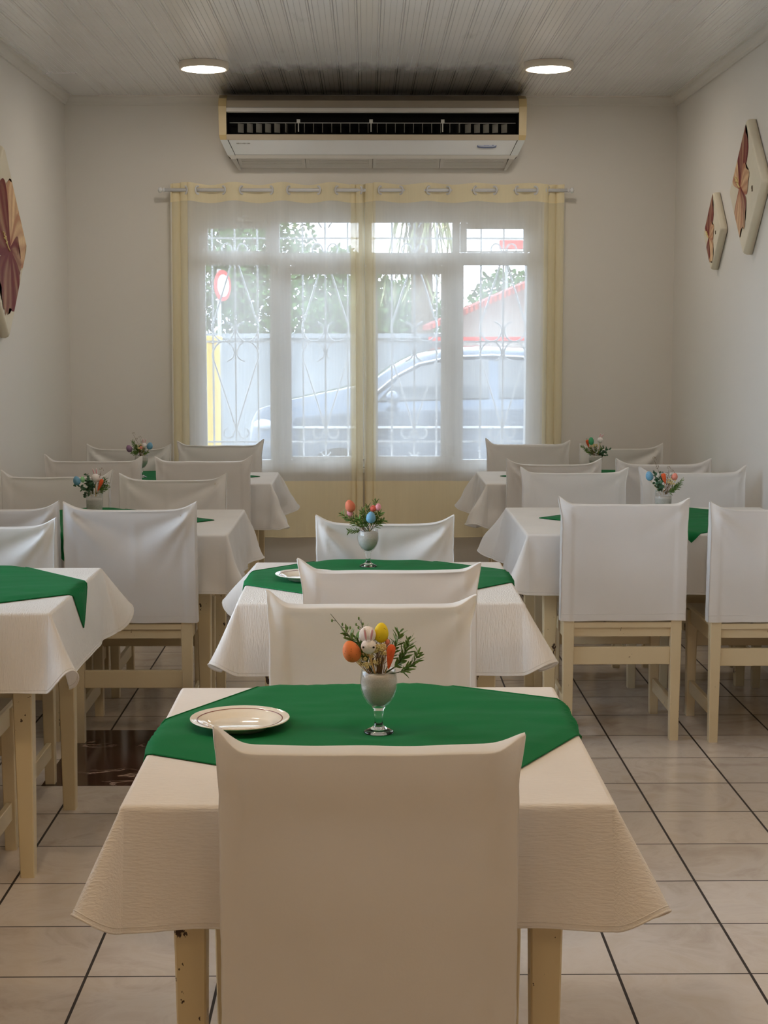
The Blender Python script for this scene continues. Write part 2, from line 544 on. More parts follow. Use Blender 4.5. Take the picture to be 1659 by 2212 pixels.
# ------------------------------------------------------------------ mesh helpers
class MB:
    def __init__(s):
        s.v, s.f, s.mi, s.sm = [], [], [], []

    def add(s, vs, fs, mi=0, smooth=False, mat=None):
        o = len(s.v)
        if mat is not None:
            vs = [mat @ Vector(q) for q in vs]
        s.v += [tuple(q) for q in vs]
        for f in fs:
            s.f.append(tuple(i + o for i in f))
            s.mi.append(mi)
            s.sm.append(smooth)
        return o

    def box(s, x0, x1, y0, y1, z0, z1, mi=0, mat=None, bev=0.0):
        if bev > 0:
            b = min(bev, abs(x1 - x0) / 2.2, abs(y1 - y0) / 2.2, abs(z1 - z0) / 2.2)
            bm = bmesh.new()
            bmesh.ops.create_cube(bm, size=1)
            for q in bm.verts:
                q.co = Vector(((x0 + x1) / 2 + q.co.x * (x1 - x0), (y0 + y1) / 2 + q.co.y * (y1 - y0), (z0 + z1) / 2 + q.co.z * (z1 - z0)))
            bmesh.ops.bevel(bm, geom=bm.edges[:], offset=b, segments=1, affect='EDGES')
            bm.verts.index_update()
            s.add([q.co.copy() for q in bm.verts], [[q.index for q in f.verts] for f in bm.faces], mi, False, mat)
            bm.free()
            return
        s.add([(x0, y0, z0), (x1, y0, z0), (x1, y1, z0), (x0, y1, z0), (x0, y0, z1), (x1, y0, z1), (x1, y1, z1), (x0, y1, z1)],
              [(0, 3, 2, 1), (4, 5, 6, 7), (0, 1, 5, 4), (1, 2, 6, 5), (2, 3, 7, 6), (3, 0, 4, 7)], mi, False, mat)

    def taper(s, cx, cy, z0, w0, z1, w1, mi=0, mat=None, cx1=None, cy1=None):
        # square post from (z0, width w0) to (z1, width w1)
        cx1 = cx if cx1 is None else cx1
        cy1 = cy if cy1 is None else cy1
        vs = []
        for (x, y, z, w) in ((cx, cy, z0, w0), (cx1, cy1, z1, w1)):
            h = w / 2
            c = h * 0.12
            vs += [(x - h + c, y - h, z), (x + h - c, y - h, z), (x + h, y - h + c, z), (x + h, y + h - c, z), (x + h - c, y + h, z), (x - h + c, y + h, z), (x - h, y + h - c, z), (x - h, y - h + c, z)]
        fs = [tuple(range(7, -1, -1)), tuple(range(8, 16))] + [(i, (i + 1) % 8, 8 + (i + 1) % 8, 8 + i) for i in range(8)]
        s.add(vs, fs, mi, False, mat)

    def lathe(s, prof, n=32, mi=0, mat=None, smooth=True, closed=False, cap=False):
        vs, fs = [], []
        for (r, z) in prof:
            for i in range(n):
                a = 2 * pi * i / n
                vs.append((r * cos(a), r * sin(a), z))
        k = len(prof)
        for j in range(k - 1 if not closed else k):
            for i in range(n):
                a, b = j * n + i, j * n + (i + 1) % n
                c, d = ((j + 1) % k) * n + (i + 1) % n, ((j + 1) % k) * n + i
                fs.append((a, b, c, d))
        if cap:
            fs.append(tuple(range(n))[::-1])
            fs.append(tuple((k - 1) * n + i for i in range(n)))
        s.add(vs, fs, mi, smooth, mat)

    def tube(s, pts, r, n=8, mi=0, closed=False, mat=None, r1=None):
        pts = [Vector(q) for q in pts]
        m = len(pts)
        vs, fs = [], []
        up = None
        for i, q in enumerate(pts):
            if closed:
                t = pts[(i + 1) % m] - pts[i - 1]
            else:
                t = pts[min(i + 1, m - 1)] - pts[max(i - 1, 0)]
            if t.length < 1e-9:
                t = Vector((0, 0, 1))
            t.normalize()
            if up is None:
                up = Vector((0, 0, 1)) if abs(t.z) < 0.9 else Vector((0, 1, 0))
            a = t.cross(up)
            if a.length < 1e-6:
                a = t.cross(Vector((1, 0, 0)))
            a.normalize()
            b = a.cross(t).normalized()
            up = b
            rr = r if r1 is None else r + (r1 - r) * i / (m - 1)
            for k in range(n):
                an = 2 * pi * k / n
                vs.append(q + a * (cos(an) * rr) + b * (sin(an) * rr))
        for i in range(m if closed else m - 1):
            for k in range(n):
                j = (i + 1) % m
                fs.append((i * n + k, i * n + (k + 1) % n, j * n + (k + 1) % n, j * n + k))
        if not closed:
            fs.append(tuple(range(n))[::-1])
            fs.append(tuple((m - 1) * n + k for k in range(n)))
        s.add(vs, fs, mi, True, mat)

    def grid(s, P, mi=0, smooth=True, closed_u=False, mat=None, mfun=None):
        # P[j][i]
        nj, ni = len(P), len(P[0])
        vs = [q for row in P for q in row]
        fs = []
        o = len(s.v)
        s.add(vs, [], 0, smooth, mat)
        for j in range(nj - 1):
            for i in range(ni if closed_u else ni - 1):
                i2 = (i + 1) % ni
                s.f.append((o + j * ni + i, o + j * ni + i2, o + (j + 1) * ni + i2, o + (j + 1) * ni + i))
                s.mi.append(mfun(j, i) if mfun else mi)
                s.sm.append(smooth)

    def ball(s, c, rx, ry, rz, n=16, mi=0, mat=None, egg=0.0):
        vs, fs = [], []
        m = n // 2 + 2
        for j in range(m + 1):
            th = pi * j / m
            for i in range(n):
                a = 2 * pi * i / n
                k = 1 - egg * cos(th)
                vs.append((c[0] + rx * k * sin(th) * cos(a), c[1] + ry * k * sin(th) * sin(a), c[2] + rz * cos(th)))
        for j in range(m):
            for i in range(n):
                fs.append((j * n + i, (j + 1) * n + i, (j + 1) * n + (i + 1) % n, j * n + (i + 1) % n))
        s.add(vs, fs, mi, True, mat)

    def mesh(s, name, mats):
        me = bpy.data.meshes.new(name)
        me.from_pydata([tuple(q) for q in s.v], [], s.f)
        for m in (mats if isinstance(mats, (list, tuple)) else [mats]):
            me.materials.append(m)
        me.polygons.foreach_set('material_index', s.mi)
        me.polygons.foreach_set('use_smooth', s.sm)
        me.update()
        bm = bmesh.new()
        bm.from_mesh(me)
        bmesh.ops.remove_doubles(bm, verts=bm.verts, dist=1e-6)
        bm.to_mesh(me)
        bm.free()
        return me

    def build(s, name, mats, parent=None, label=None, **kw):
        return obj(name, s.mesh(name, mats), parent, label, **kw)


def obj(name, me, parent=None, label=None, cat=None, group=None, kind=None, loc=None, rz=None):
    o = bpy.data.objects.new(name, me)
    COL.objects.link(o)
    if parent is not None:
        o.parent = parent
    if loc is not None:
        o.location = loc
    if rz is not None:
        o.rotation_euler = (0, 0, rz)
    if label:
        o['label'] = label
    if cat:
        o['category'] = cat
    if group:
        o['group'] = group
    if kind:
        o['kind'] = kind
    return o


def thing(name, label, cat, loc=(0, 0, 0), rz=0.0, group=None, kind=None):
    return obj(name, None, None, label, cat, group, kind, loc, rz)


def sub_copy(root, loc, rz, label, group=None):
    r = root.copy()
    COL.objects.link(r)
    r.location = loc
    r.rotation_euler = (0, 0, rz)
    r['label'] = label
    if group:
        r['group'] = group
    for ch in list(root.children):
        c = ch.copy()
        COL.objects.link(c)
        c.parent = r
        for g in ch.children:
            d = g.copy()
            COL.objects.link(d)
            d.parent = c
    return r


def smoothstep(a, b, x):
    t = max(0, min(1, (x - a) / (b - a)))
    return t * t * (3 - 2 * t)


# ------------------------------------------------------------------ room shell
XL, XR, YB, YF, ZC = -1.776, 1.849, 9.40, -2.8, 2.945
OX0, OX1, OZ0, OZ1 = -1.023, 1.054, 0.746, 2.311

b = MB(); b.box(XL - .12, XR + .12, YF - .12, YB + .16, -0.12, 0.0)
b.build('floor', M['floor'], kind='structure')
b = MB(); b.box(-1.122, -0.30, 5.237, 5.992, -0.02, 0.0015)
b.build('trim_1', M['marble'], kind='structure', label='dark red marble slab set into the tiles')


def bead_profile(x0, x1):
    # tongue and groove lining boards: double grooves and fine reeds, seen from below
    pts = []
    pitch = 0.1035
    x = x0
    g = 0.0035
    while x < x1:
        w = min(pitch, x1 - x)
        pts += [(x, 0.0055), (x + .003, 0.0), (x + .014, 0.0), (x + .016, .0028), (x + .018, 0.0)]
        if w > .09:
            for k in (0.040, 0.066):
                pts += [(x + k, 0.0), (x + k + .0015, .0015), (x + k + .003, 0.0)]
            pts += [(x + w - .012, 0.0), (x + w - .010, .0028), (x + w - .008, 0.0)]
        pts += [(x + w - .003, 0.0)]
        x += w
    pts.append((x1, 0.0055))
    return pts


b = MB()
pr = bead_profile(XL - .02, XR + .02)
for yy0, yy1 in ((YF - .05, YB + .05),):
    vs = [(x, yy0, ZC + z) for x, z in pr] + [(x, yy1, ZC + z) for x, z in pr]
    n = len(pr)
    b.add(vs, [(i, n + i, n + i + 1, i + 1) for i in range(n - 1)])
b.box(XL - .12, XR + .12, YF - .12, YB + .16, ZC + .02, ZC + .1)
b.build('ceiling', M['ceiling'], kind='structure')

# back wall with the window opening
b = MB()
for (x0, x1, z0, z1) in ((XL, OX0, 0, ZC + .02), (OX1, XR, 0, ZC + .02), (OX0, OX1, 0, OZ0), (OX0, OX1, OZ1, ZC + .02)):
    b.box(x0, x1, YB, YB + .15, z0, z1)
b.build('wall_back', M['wall'], kind='structure')
# left wall, with a second window beside the table at the left edge (out of the picture)
DY0, DY1, DZ0, DZ = 3.05, 5.60, 0.85, 2.40
b = MB()
b.box(XL - .12, XL, YF, DY0, 0, ZC + .02)
b.box(XL - .12, XL, DY1, YB + .15, 0, ZC + .02)
b.box(XL - .12, XL, DY0, DY1, DZ, ZC + .02)
b.box(XL - .12, XL, DY0, DY1, 0, DZ0)
b.build('wall_left', M['wall'], kind='structure')
w2 = obj('window_2', None, kind='structure')
b = MB()
for (y0, y1, z0, z1) in ((DY0, DY0 + .05, DZ0, DZ), (DY1 - .05, DY1, DZ0, DZ), (DY0, DY1, DZ - .05, DZ), (DY0, DY1, DZ0, DZ0 + .05), ((DY0 + DY1) / 2 - .03, (DY0 + DY1) / 2 + .03, DZ0, DZ)):
    b.box(XL - .09, XL - .04, y0, y1, z0, z1, bev=.003)
b.build('window_frame', M['frame'], w2)
for y0, y1 in ((DY0 + .04, (DY0 + DY1) / 2 - .02), ((DY0 + DY1) / 2 + .02, DY1 - .04)):
    b = MB(); b.box(XL - .068, XL - .064, y0, y1, DZ0 + .04, DZ - .04)
    b.build('pane', M['pane'], w2)
b = MB(); b.box(XR, XR + .12, YF, YB + .15, 0, ZC + .02)
b.build('wall_right', M['wall'], kind='structure')
b = MB(); b.box(XL - .12, XR + .12, YF - .12, YF, 0, ZC + .02)
b.build('wall_front', M['wall'], kind='structure')


def coving(name, p0, p1, nrm):
    # small stepped cornice; nrm points into the room
    prof = [(0.0, -.055), (.010, -.055), (.014, -.045), (.022, -.038), (.030, -.026), (.036, -.014), (.050, -.012), (.052, 0.0), (0, 0)]
    nx, ny = nrm
    b = MB()
    vs = []
    for (px, py) in (p0, p1):
        for d, z in prof:
            vs.append((px + nx * d, py + ny * d, ZC + z + .003))
    k = len(prof)
    fs = [(i, (i + 1) % k, k + (i + 1) % k, k + i) for i in range(k)]
    fs += [tuple(range(k))[::-1], tuple(range(k, 2 * k))]
    b.add(vs, fs)
    b.build(name, M['trim'], kind='structure')


coving('trim_3', (XL, YB), (XR, YB), (0, -1))
coving('trim_4', (XL, YF), (XL, YB), (1, 0))
coving('trim_5', (XR, YF), (XR, YB), (-1, 0))
# a patched piece of lining board in the far left corner of the ceiling
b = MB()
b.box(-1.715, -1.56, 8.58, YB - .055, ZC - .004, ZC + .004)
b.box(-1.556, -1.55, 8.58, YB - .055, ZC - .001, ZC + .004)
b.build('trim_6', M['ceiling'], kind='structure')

# ------------------------------------------------------------------ window
win = obj('window_1', None, kind='structure')
win.location = (0, 0, 0)
yf = 9.435
b = MB()
fr = lambda x0, x1, z0, z1, d=0.0, t=.05: b.box(x0, x1, yf - d, yf + t, z0, z1, bev=.003)
fr(OX0, OX1, 2.215, OZ1)
fr(OX0, OX1, 1.962, 2.036)
fr(OX0, OX1, OZ0, 0.790)
fr(OX0, -0.964, .790, 1.962)
fr(OX0, -0.980, 2.036, 2.215)
fr(0.971, OX1, .790, 1.962)
fr(0.986, OX1, 2.036, 2.215)
fr(-0.578, -0.533, .790, 1.962)
fr(0.533, 0.589, .790, 1.962)
fr(-0.561, -0.516, 2.036, 2.215)
fr(0.521, 0.566, 2.036, 2.215)
fr(-0.041, 0.037, 2.036, 2.215)
b.build('window_frame', M['frame'], win)


def sash(name, x0, x1, z0, z1, gx0, gx1, gz0, gz1, lift=.014):
    global b
    b = MB()
    y0, y1 = yf - lift, yf + .035
    g = .002
    b.box(x0 + g, gx0, y0, y1, z0 + g, z1 - g, bev=.004)
    b.box(gx1, x1 - g, y0, y1, z0 + g, z1 - g, bev=.004)
    b.box(gx0, gx1, y0, y1, gz1, z1 - g, bev=.004)
    b.box(gx0, gx1, y0, y1, z0 + g, gz0, bev=.004)
    return b.build(name, M['frame'], win)


sash('window_sash', -0.533, 0.0, .790, 1.962, -.449, -.062, .812, 1.907)
sash('window_sash', 0.0, 0.533, .790, 1.962, .073, .454, .812, 1.907)
sash('awning_sash', -0.980, -0.561, 2.036, 2.215, -.944, -.599, 2.046, 2.177, .006)
sash('awning_sash', 0.566, 0.986, 2.036, 2.215, .607, .947, 2.046, 2.177, .006)
for (x0, x1, z0, z1) in ((-.964, -.578, .79, 1.962), (-.449, -.062, .812, 1.907), (.073, .454, .812, 1.907), (.589, .971, .79, 1.962), (-.944, -.599, 2.046, 2.177), (.607, .947, 2.046, 2.177), (-.516, -.041, 2.036, 2.215), (.037, .521, 2.036, 2.215)):
    b = MB(); b.box(x0 - .004, x1 + .004, yf + .012, yf + .016, z0 - .004, z1 + .004)
    b.build('pane', M['pane'], win)
b = MB()
for z in (1.86, 1.60, 1.0):
    b.tube([(1.012, yf - .006, z - .025), (1.012, yf - .006, z + .025)], .006, 8)
b.build('hinge', M['rod'], win)
b = MB(); b.box(OX0 - .03, OX1 + .03, YB - .035, YB + .034, OZ0 - .03, OZ0 - .001, bev=.004)
b.build('trim_7', M['frame'], kind='structure')

# wrought iron grille outside the panes
gr = thing('window_grille', 'white wrought iron grille with scrolls outside the window panes', 'window grille', (0, 9.56, 0))
px = 0.00285


def scroll_pts(side, up):
    q = [(-1, 549), (-8, 576), (-27, 636), (-43, 686), (-48, 700), (-49, 712), (-46, 722), (-40, 731), (-31, 737), (-21, 738), (-12, 733), (-6, 725), (-3, 716), (-4, 708), (-8, 702), (-14, 698), (-19, 696)]
    return [(side * -dx * px, 0, 1.505 + (738 - y) * px * (1 if up else -1)) for dx, y in q]


def curl_pts(side, up):
    q = [(-1, 549), (-5, 545), (-7, 538), (-12, 532), (-19, 531), (-25, 536), (-27, 543), (-24, 550), (-18, 553)]
    return [(side * -dx * px, 0, 1.505 + (738 - y) * px * (1 if up else -1)) for dx, y in q]


def smooth_pts(pts, k=4):
    out = []
    n = len(pts)
    V = [Vector(q) for q in pts]
    for i in range(n - 1):
        p0, p1, p2, p3 = V[max(i - 1, 0)], V[i], V[i + 1], V[min(i + 2, n - 1)]
        for j in range(k):
            t = j / k
            out.append(0.5 * ((2 * p1) + (-p0 + p2) * t + (2 * p0 - 5 * p1 + 4 * p2 - p3) * t * t + (-p0 + 3 * p1 - 3 * p2 + p3) * t ** 3))
    out.append(V[-1])
    return out


for cx in (-.795, -.246, .297, .839):
    for dx in (-.137, 0, .137):
        b = MB(); b.box(cx + dx - .0055, cx + dx + .0055, -.005, .005, .60, 2.45)
        b.build('bar', M['iron'], gr)
    b = MB()
    for sd in (-1, 1):
        for up in (True, False):
            b.tube([(q.x + cx, -.007, q.z) for q in smooth_pts(scroll_pts(sd, up))], .0055, 6)
            b.tube([(q.x + cx, -.007, q.z) for q in smooth_pts(curl_pts(sd, up))], .0055, 6)
        # the ends of the next scrolls, above and below
        b.tube([(cx + sd * .006, -.007, .80), (cx + sd * .03, -.007, .83)], .0055, 6)
        b.tube([(cx + sd * .02, -.007, 2.19), (cx + sd * .045, -.007, 2.23)], .0055, 6)
    b.build('scroll', M['iron'], gr)
for z in (2.128, 1.505, .893):
    b = MB(); b.box(-1.03, 1.06, -.009, -.001, z - .0055, z + .0055)
    b.build('rail', M['iron'], gr)

# ------------------------------------------------------------------ curtains and rod
RZ, RY = 2.392, 9.30
rd = thing('curtain_rod', 'white metal curtain rod with small end knobs above the window', 'curtain rod', (0, RY, RZ))
Mx = Matrix.Rotation(R(90), 4, 'Y')
b = MB(); b.tube([(-1.18, 0, 0), (1.19, 0, 0)], .0105, 16); b.build('rod', M['rod'], rd)
for sd, x in ((-1, -1.18), (1, 1.19)):
    b = MB()
    b.lathe([(.0, 0), (.013, .0), (.013, .008), (.008, .012), (.008, .016), (.015, .02), (.017, .028), (.013, .036), (.0, .04)], 16, mat=Matrix.Translation((x, 0, 0)) @ Matrix.Rotation(R(90 * sd), 4, 'Y'))
    b.build('end_knob', M['rod'], rd)
    b = MB()
    b.box(x * .972 - .006, x * .972 + .006, .009, YB - RY, -.012, .012)
    b.box(x * .972 - .014, x * .972 + .014, YB - RY - .006, YB - RY, -.03, .03)
    b.build('bracket', M['rod'], rd)


def curtain(name, eyes, x_start, x_end, label, seed, edge_folds, phase):
    """Stretched voile on eyelets; edge_folds: list of (x0, x1, n) zones where the cloth is gathered."""
    root = thing(name, label, 'curtain', (0, RY, 0), group='cream voile curtain panels')
    rnd = random.Random(seed)
    # parametric path in x with gathered zones
    path = []   # (x, yoff_top, yoff_bottom, gathered)
    N = 240
    xs = [x_start + (x_end - x_start) * i / N for i in range(N + 1)]

    def ywave(x):
        # zero at every eyelet, alternating side of the rod in between
        e = eyes
        if x <= e[0]:
            return phase * -.02 * sin(pi * min(1, (e[0] - x) / .09))
        if x >= e[-1]:
            k = len(e) - 1
            return phase * .02 * (1 if k % 2 == 0 else -1) * sin(pi * min(1, (x - e[-1]) / .09))
        for k in range(len(e) - 1):
            if e[k] <= x <= e[k + 1]:
                return phase * (1 if k % 2 == 0 else -1) * .021 * sin(pi * (x - e[k]) / (e[k + 1] - e[k]))
        return 0

    for x in xs:
        g = 0
        for (a, c, n) in edge_folds:
            g = max(g, smoothstep(a - .01, a + .01, x) * (1 - smoothstep(c - .01, c + .01, x)))
        path.append((x, ywave(x), g))
    # insert doubled-back folds in the gathered zones
    pts = []
    for (x, yw, g) in path:
        pts.append((x, yw, g))
    dense = []
    for (a, c, n) in edge_folds:
        pass
    zs = [.334, .36, .42, .50, .58, .668, .674] + [.674 + (2.318 - .674) * k / 26 for k in range(1, 27)] + [2.324, 2.345, 2.37, 2.392, 2.412, 2.430]
    cloth = MB()
    rows = []
    for z in zs:
        tz = (z - .334) / 2.1
        row = []
        for (x, yw, g) in pts:
            nzv = noise.noise(Vector((x * 6, seed, z * .35)))
            n2 = noise.noise(Vector((x * 22, seed + 5, z * .5)))
            y = yw * (.35 + .65 * tz) + .012 * nzv * (1 - tz) + .004 * n2 * (1 - tz * .6)
            y += g * .016 * sin(x * 2 * pi / .047 + seed) * (1 - .5 * tz)
            zz = z
            zz = z + .007 * cos((x - eyes[0]) * 2 * pi / .29) * smoothstep(2.20, 2.35, z)
            xx = x + g * .010 * sin(x * 2 * pi / .047 + seed + 1.3)
            xx += (1 - tz) * (.012 if x < 0 else -.002) * (1 if abs(x) > 1 else 0) * -1
            row.append((xx, y, zz))
        rows.append(row)

    def mf(j, i):
        if zs[j] >= 2.3235 or zs[j] < .671:
            return 2
        return 1 if pts[i][2] > .5 else 0
    cloth.grid(rows, mfun=mf)
    # hem bead
    cloth.tube([rows[0][i] for i in range(0, len(rows[0]), 3)], .002, 5, mi=2)
    cloth.build('curtain_panel', [M['sheer'], M['sheer_fold'], M['sheer_band']], root)
    # gathered stacks lying behind the flat cloth
    for (a, c, n) in edge_folds:
        g = MB()
        for L in range(n):
            rr = []
            for z in zs:
                tz = (z - .334) / 2.1
                row = []
                for i in range(25):
                    x = a + (c - a) * i / 24
                    x += .012 * sin(L * 2.3 + z * .9 + seed) * (1 - .6 * tz)
                    y = .026 + .011 * L + .009 * sin(x * 2 * pi / (.060 + .02 * L) + L * 2 + z * .6)
                    row.append((x, y, z - .002 - .003 * L))
                rr.append(row)
            g.grid(rr, mfun=lambda j, i: 1 if (zs[j] >= 2.3235 or zs[j] < .671) else 0)
        g.build('gathered_fold', [M['sheer_fold'], M['sheer_band']], root)
    for k, ex in enumerate(eyes):
        sl = 52 * phase * (1 if k % 2 == 0 else -1)
        g = MB()
        mt = Matrix.Translation((ex, 0, RZ)) @ Matrix.Rotation(R(sl), 4, 'Z') @ Matrix.Rotation(R(90), 4, 'X')
        g.lathe([(.0165, -.003), (.026, -.003), (.028, 0), (.026, .003), (.0165, .003)], 24, closed=True, mat=mt)
        g.build('eyelet', M['rod'], root)
    return root


curtain('curtain', [-1.06, -.984, -.837, -.725, -.557, -.448, -.279, -.165, -.034], -1.149, -.022,
        'left cream voile curtain panel, from the left wall side to the middle of the window', 3.1,
        [(-1.145, -1.05, 2), (-.085, -.022, 1)], -1)
curtain('curtain', [.04, .069 + .02, .205, .374, .483, .65, .759, .895, .999, 1.076][1:], -.012, 1.172,
        'right cream voile curtain panel, from the middle of the window to its right side', 8.4,
        [(-.012, .062, 1), (1.05, 1.168, 2)], 1)


# ------------------------------------------------------------------ ceiling lamps
def lamp():
    t = thing('ceiling_lamp', '', 'ceiling light')
    b = MB()
    b.lathe([(.0, 0), (.128, 0), (.129, -.003), (.129, -.030), (.122, -.036), (.113, -.034), (.108, -.028), (0, -.028)], 48)
    b.build('lamp_rim', M['lamp_rim'], t)
    b = MB()
    b.lathe([(.107, -.029), (.104, -.036), (.09, -.039), (.05, -.040), (0.0005, -.040)], 48)
    b.build('diffuser', M['lamp'], t)
    return t


L0 = lamp()
L0.location = (-.836, 8.26, ZC)
L0['label'] = 'round glowing ceiling lamp left of the air conditioner'
L0['group'] = 'round ceiling lamps'
sub_copy(L0, (.948, 8.24, ZC), 0, 'round glowing ceiling lamp right of the air conditioner', 'round ceiling lamps')
for yy, wh, wm in ((5.95, 'above the middle tables', False), (2.75, 'above the nearest table', True), (-1.2, 'behind the camera', True)):
    for xx, sd in ((-.836, 'left'), (.948, 'right')):
        if wm:
            q = lamp()
            q.location = (xx, yy, ZC)
            q['label'] = 'round warm glowing %s ceiling lamp %s, out of the picture' % (sd, wh)
            q['group'] = 'round ceiling lamps'
            for c in q.children:
                if c.name.startswith('diffuser'):
                    c.data.materials[0] = M['lamp_warm']
        else:
            sub_copy(L0, (xx, yy, ZC), 0, 'round glowing %s ceiling lamp %s, out of the picture' % (sd, wh), 'round ceiling lamps')


# ------------------------------------------------------------------ air conditioner
ac = thing('air_conditioner', 'long cream wall-mounted air conditioner with black louvered grille under the ceiling', 'air conditioner', (.0425, YB, 0))
HW = .888
D = .25          # depth
b = MB()


def prism(b, prof, x0, x1, mi=0, x0b=None, x1b=None, smooth=False):
    n = len(prof)
    vs = [((x0b[i] if x0b else x0), y, z) for i, (y, z) in enumerate(prof)] + [((x1b[i] if x1b else x1), y, z) for i, (y, z) in enumerate(prof)]
    fs = [(i, n + i, n + (i + 1) % n, (i + 1) % n) for i in range(n)] + [tuple(range(n)), tuple(range(n, 2 * n))[::-1]]
    b.add(vs, fs, mi, smooth)


# top shell and upper bezel
prism(b, [(-.004, 2.925), (-.16, 2.925), (-D + .03, 2.89), (-D + .005, 2.848), (-D + .03, 2.848), (-.15, 2.90), (-.004, 2.90)], -HW + .045, HW - .045)
b.build('top_shell', M['shell_grey'], ac)
b = MB()
prism(b, [(-D + .005, 2.848), (-D, 2.844), (-D, 2.822), (-D + .02, 2.818), (-D + .03, 2.846)], -HW + .045, HW - .045)
b.build('grille_bezel', M['trim'], ac)
b = MB()
prism(b, [(-D + .02, 2.698), (-D, 2.694), (-D + .006, 2.664), (-D + .03, 2.664), (-D + .03, 2.698)], -HW + .045, HW - .045)
b.build('lower_bezel', M['shell_grey'], ac)
# dark interior
b = MB()
b.box(-HW + .045, HW - .045, -.13, -.02, 2.58, 2.89)
b.box(-HW + .045, HW - .045, -D + .03, -.13, 2.662, 2.668)
b.box(-HW + .045, HW - .045, -D + .04, -.13, 2.845, 2.85)
for sd in (-1, 1):
    b.box(sd * (HW - .047) - .003, sd * (HW - .047) + .003, -D + .012, -.02, 2.668, 2.845)
b.build('grille_interior', M['black'], ac)
b = MB()
prism(b, [(-D + .006, 2.663), (-D + .055, 2.586), (-D + .07, 2.59), (-D + .03, 2.663)], -HW + .055, HW - .055, x0b=[-HW + .055, -HW + .09, -HW + .09, -HW + .055], x1b=[HW - .055, HW - .09, HW - .09, HW - .055])
b.build('front_panel', M['gloss_white'], ac)
b = MB()
prism(b, [(-D + .055, 2.585), (-D + .066, 2.566), (-D + .09, 2.566), (-D + .09, 2.585)], -HW + .09, HW - .09)
b.build('panel_lip', M['trim'], ac)
# underside in four intake grids
segs = 4
x0, x1 = -HW + .10, HW - .10
for k in range(segs):
    a = x0 + (x1 - x0) * k / segs + .0015
    c = x0 + (x1 - x0) * (k + 1) / segs - .0015
    b = MB()
    prism(b, [(-D + .068, 2.565), (-.012, 2.528), (-.012, 2.54), (-D + .068, 2.578)], a, c)
    for q in range(7):
        yy = -D + .085 + q * .02
        zz = 2.565 - (yy + D - .068) * .199
        b.box(a + .02, c - .02, yy, yy + .004, zz - .003, zz + .002)
    b.build('intake_grid', M['trim'], ac)
# end caps
for sd in (-1, 1):
    b = MB()
    for prof, inn, out, tone in (
            ([(-.002, 2.925), (-.16, 2.927), (-D + .02, 2.90), (-D - .004, 2.852), (-D - .004, 2.69), (-D + .002, 2.664), (-.002, 2.664)],
             [HW - .045] * 7, [HW] * 4 + [HW - .003, HW - .008, HW - .008], {}),
            ([(-.002, 2.6635), (-D + .002, 2.6635), (-D + .055, 2.584), (-D + .07, 2.562), (-.002, 2.515)],
             [HW - .05, HW - .05, HW - .088, HW - .096, HW - .110], [HW - .008, HW - .008, HW - .045, HW - .065, HW - .095], {1: 1, 2: 2, 3: 2, 0: 0})):
        n = len(prof)
        vs = [(sd * inn[i], y, z) for i, (y, z) in enumerate(prof)] + [(sd * out[i], y, z) for i, (y, z) in enumerate(prof)]
        fs = [(i, (i + 1) % n, n + (i + 1) % n, n + i) for i in range(n)]
        # sides as fans, because the lower piece narrows towards the wall
        fs += [(0, i, i + 1) for i in range(1, n - 1)] + [(n, n + i + 1, n + i) for i in range(1, n - 1)]
        m0 = len(b.mi)
        b.add(vs, fs, 2 if tone else 0)
        for q, v in tone.items():
            b.mi[m0 + q] = v
    b.build('end_cap', [M['shell'], M['gloss_white'], M['trim']], ac)
# louver rod, hangers and flaps
b = MB()
b.tube([(-HW + .06, -D + .045, 2.765), (HW - .06, -D + .045, 2.765)], .0022, 6)
for x in (-.43, -.01, .405):
    b.box(x - .010, x + .010, -D + .04, -D + .05, 2.765, 2.785)
    b.box(x - .003, x + .003, -D + .04, -D + .05, 2.715, 2.765)
b.build('louver_rod', M['thinrod'], ac)
for k in range(30):
    x = -.765 + k * .0527
    b = MB()
    ang = 0
    if k < 5:
        ang = -50
    elif k > 24:
        ang = 50
    elif k in (5, 24):
        ang = -12 if k == 5 else 12
    b.box(-.0012, .0012, -.02, .02, 2.712, 2.762, mat=Matrix.Translation((x, -D + .065, 0)) @ Matrix.Rotation(R(ang), 4, 'Z'))
    b.build('louver', M['louver'], ac)
# badge: oval outline with a pale field, and an unreadable small mark at left, on the sloping panel
sl = atan2(.049, .077)
MT = Matrix.Translation((.66, -D + .022, 2.6335)) @ Matrix.Rotation(-sl, 4, 'X')
b = MB()
ov = []
for i in range(40):
    a = 2 * pi * i / 40
    ov.append((.056 * (abs(cos(a)) ** .55) * (1 if cos(a) > 0 else -1), 0, .0125 * (abs(sin(a)) ** .8) * (1 if sin(a) > 0 else -1)))
b.add([(x, -.0022, z) for x, y, z in ov] + [(x, .006, z) for x, y, z in ov], [tuple(range(40))[::-1]] + [(i, (i + 1) % 40, 40 + (i + 1) % 40, 40 + i) for i in range(40)], 0, False, MT)
b.add([(x * .93, -.003, z * .74) for x, y, z in ov], [tuple(range(40))[::-1]], 1, False, MT)
b.box(-.018, .014, -.0036, -.003, -.0012, .0012, 0, MT)
b.box(.030, .040, -.0036, -.003, -.001, .005, 0, MT)
b.build('badge', [M['badge'], M['badge_in']], ac)
MT = Matrix.Translation((-.74, -D + .0155, 2.6455)) @ Matrix.Rotation(-sl, 4, 'X')
b = MB()
xx = -.046
for wv in (.006, .006, .006, 0, .005, .005, .005, .005, .005, .005, .005):
    if wv:
        b.box(xx, xx + wv - .0012, -.0014, .004, -.0022, .0022, 0, MT)
    xx += wv + .0025
b.build('small_mark', M['louver'], ac, label='small grey lettering too small to read')


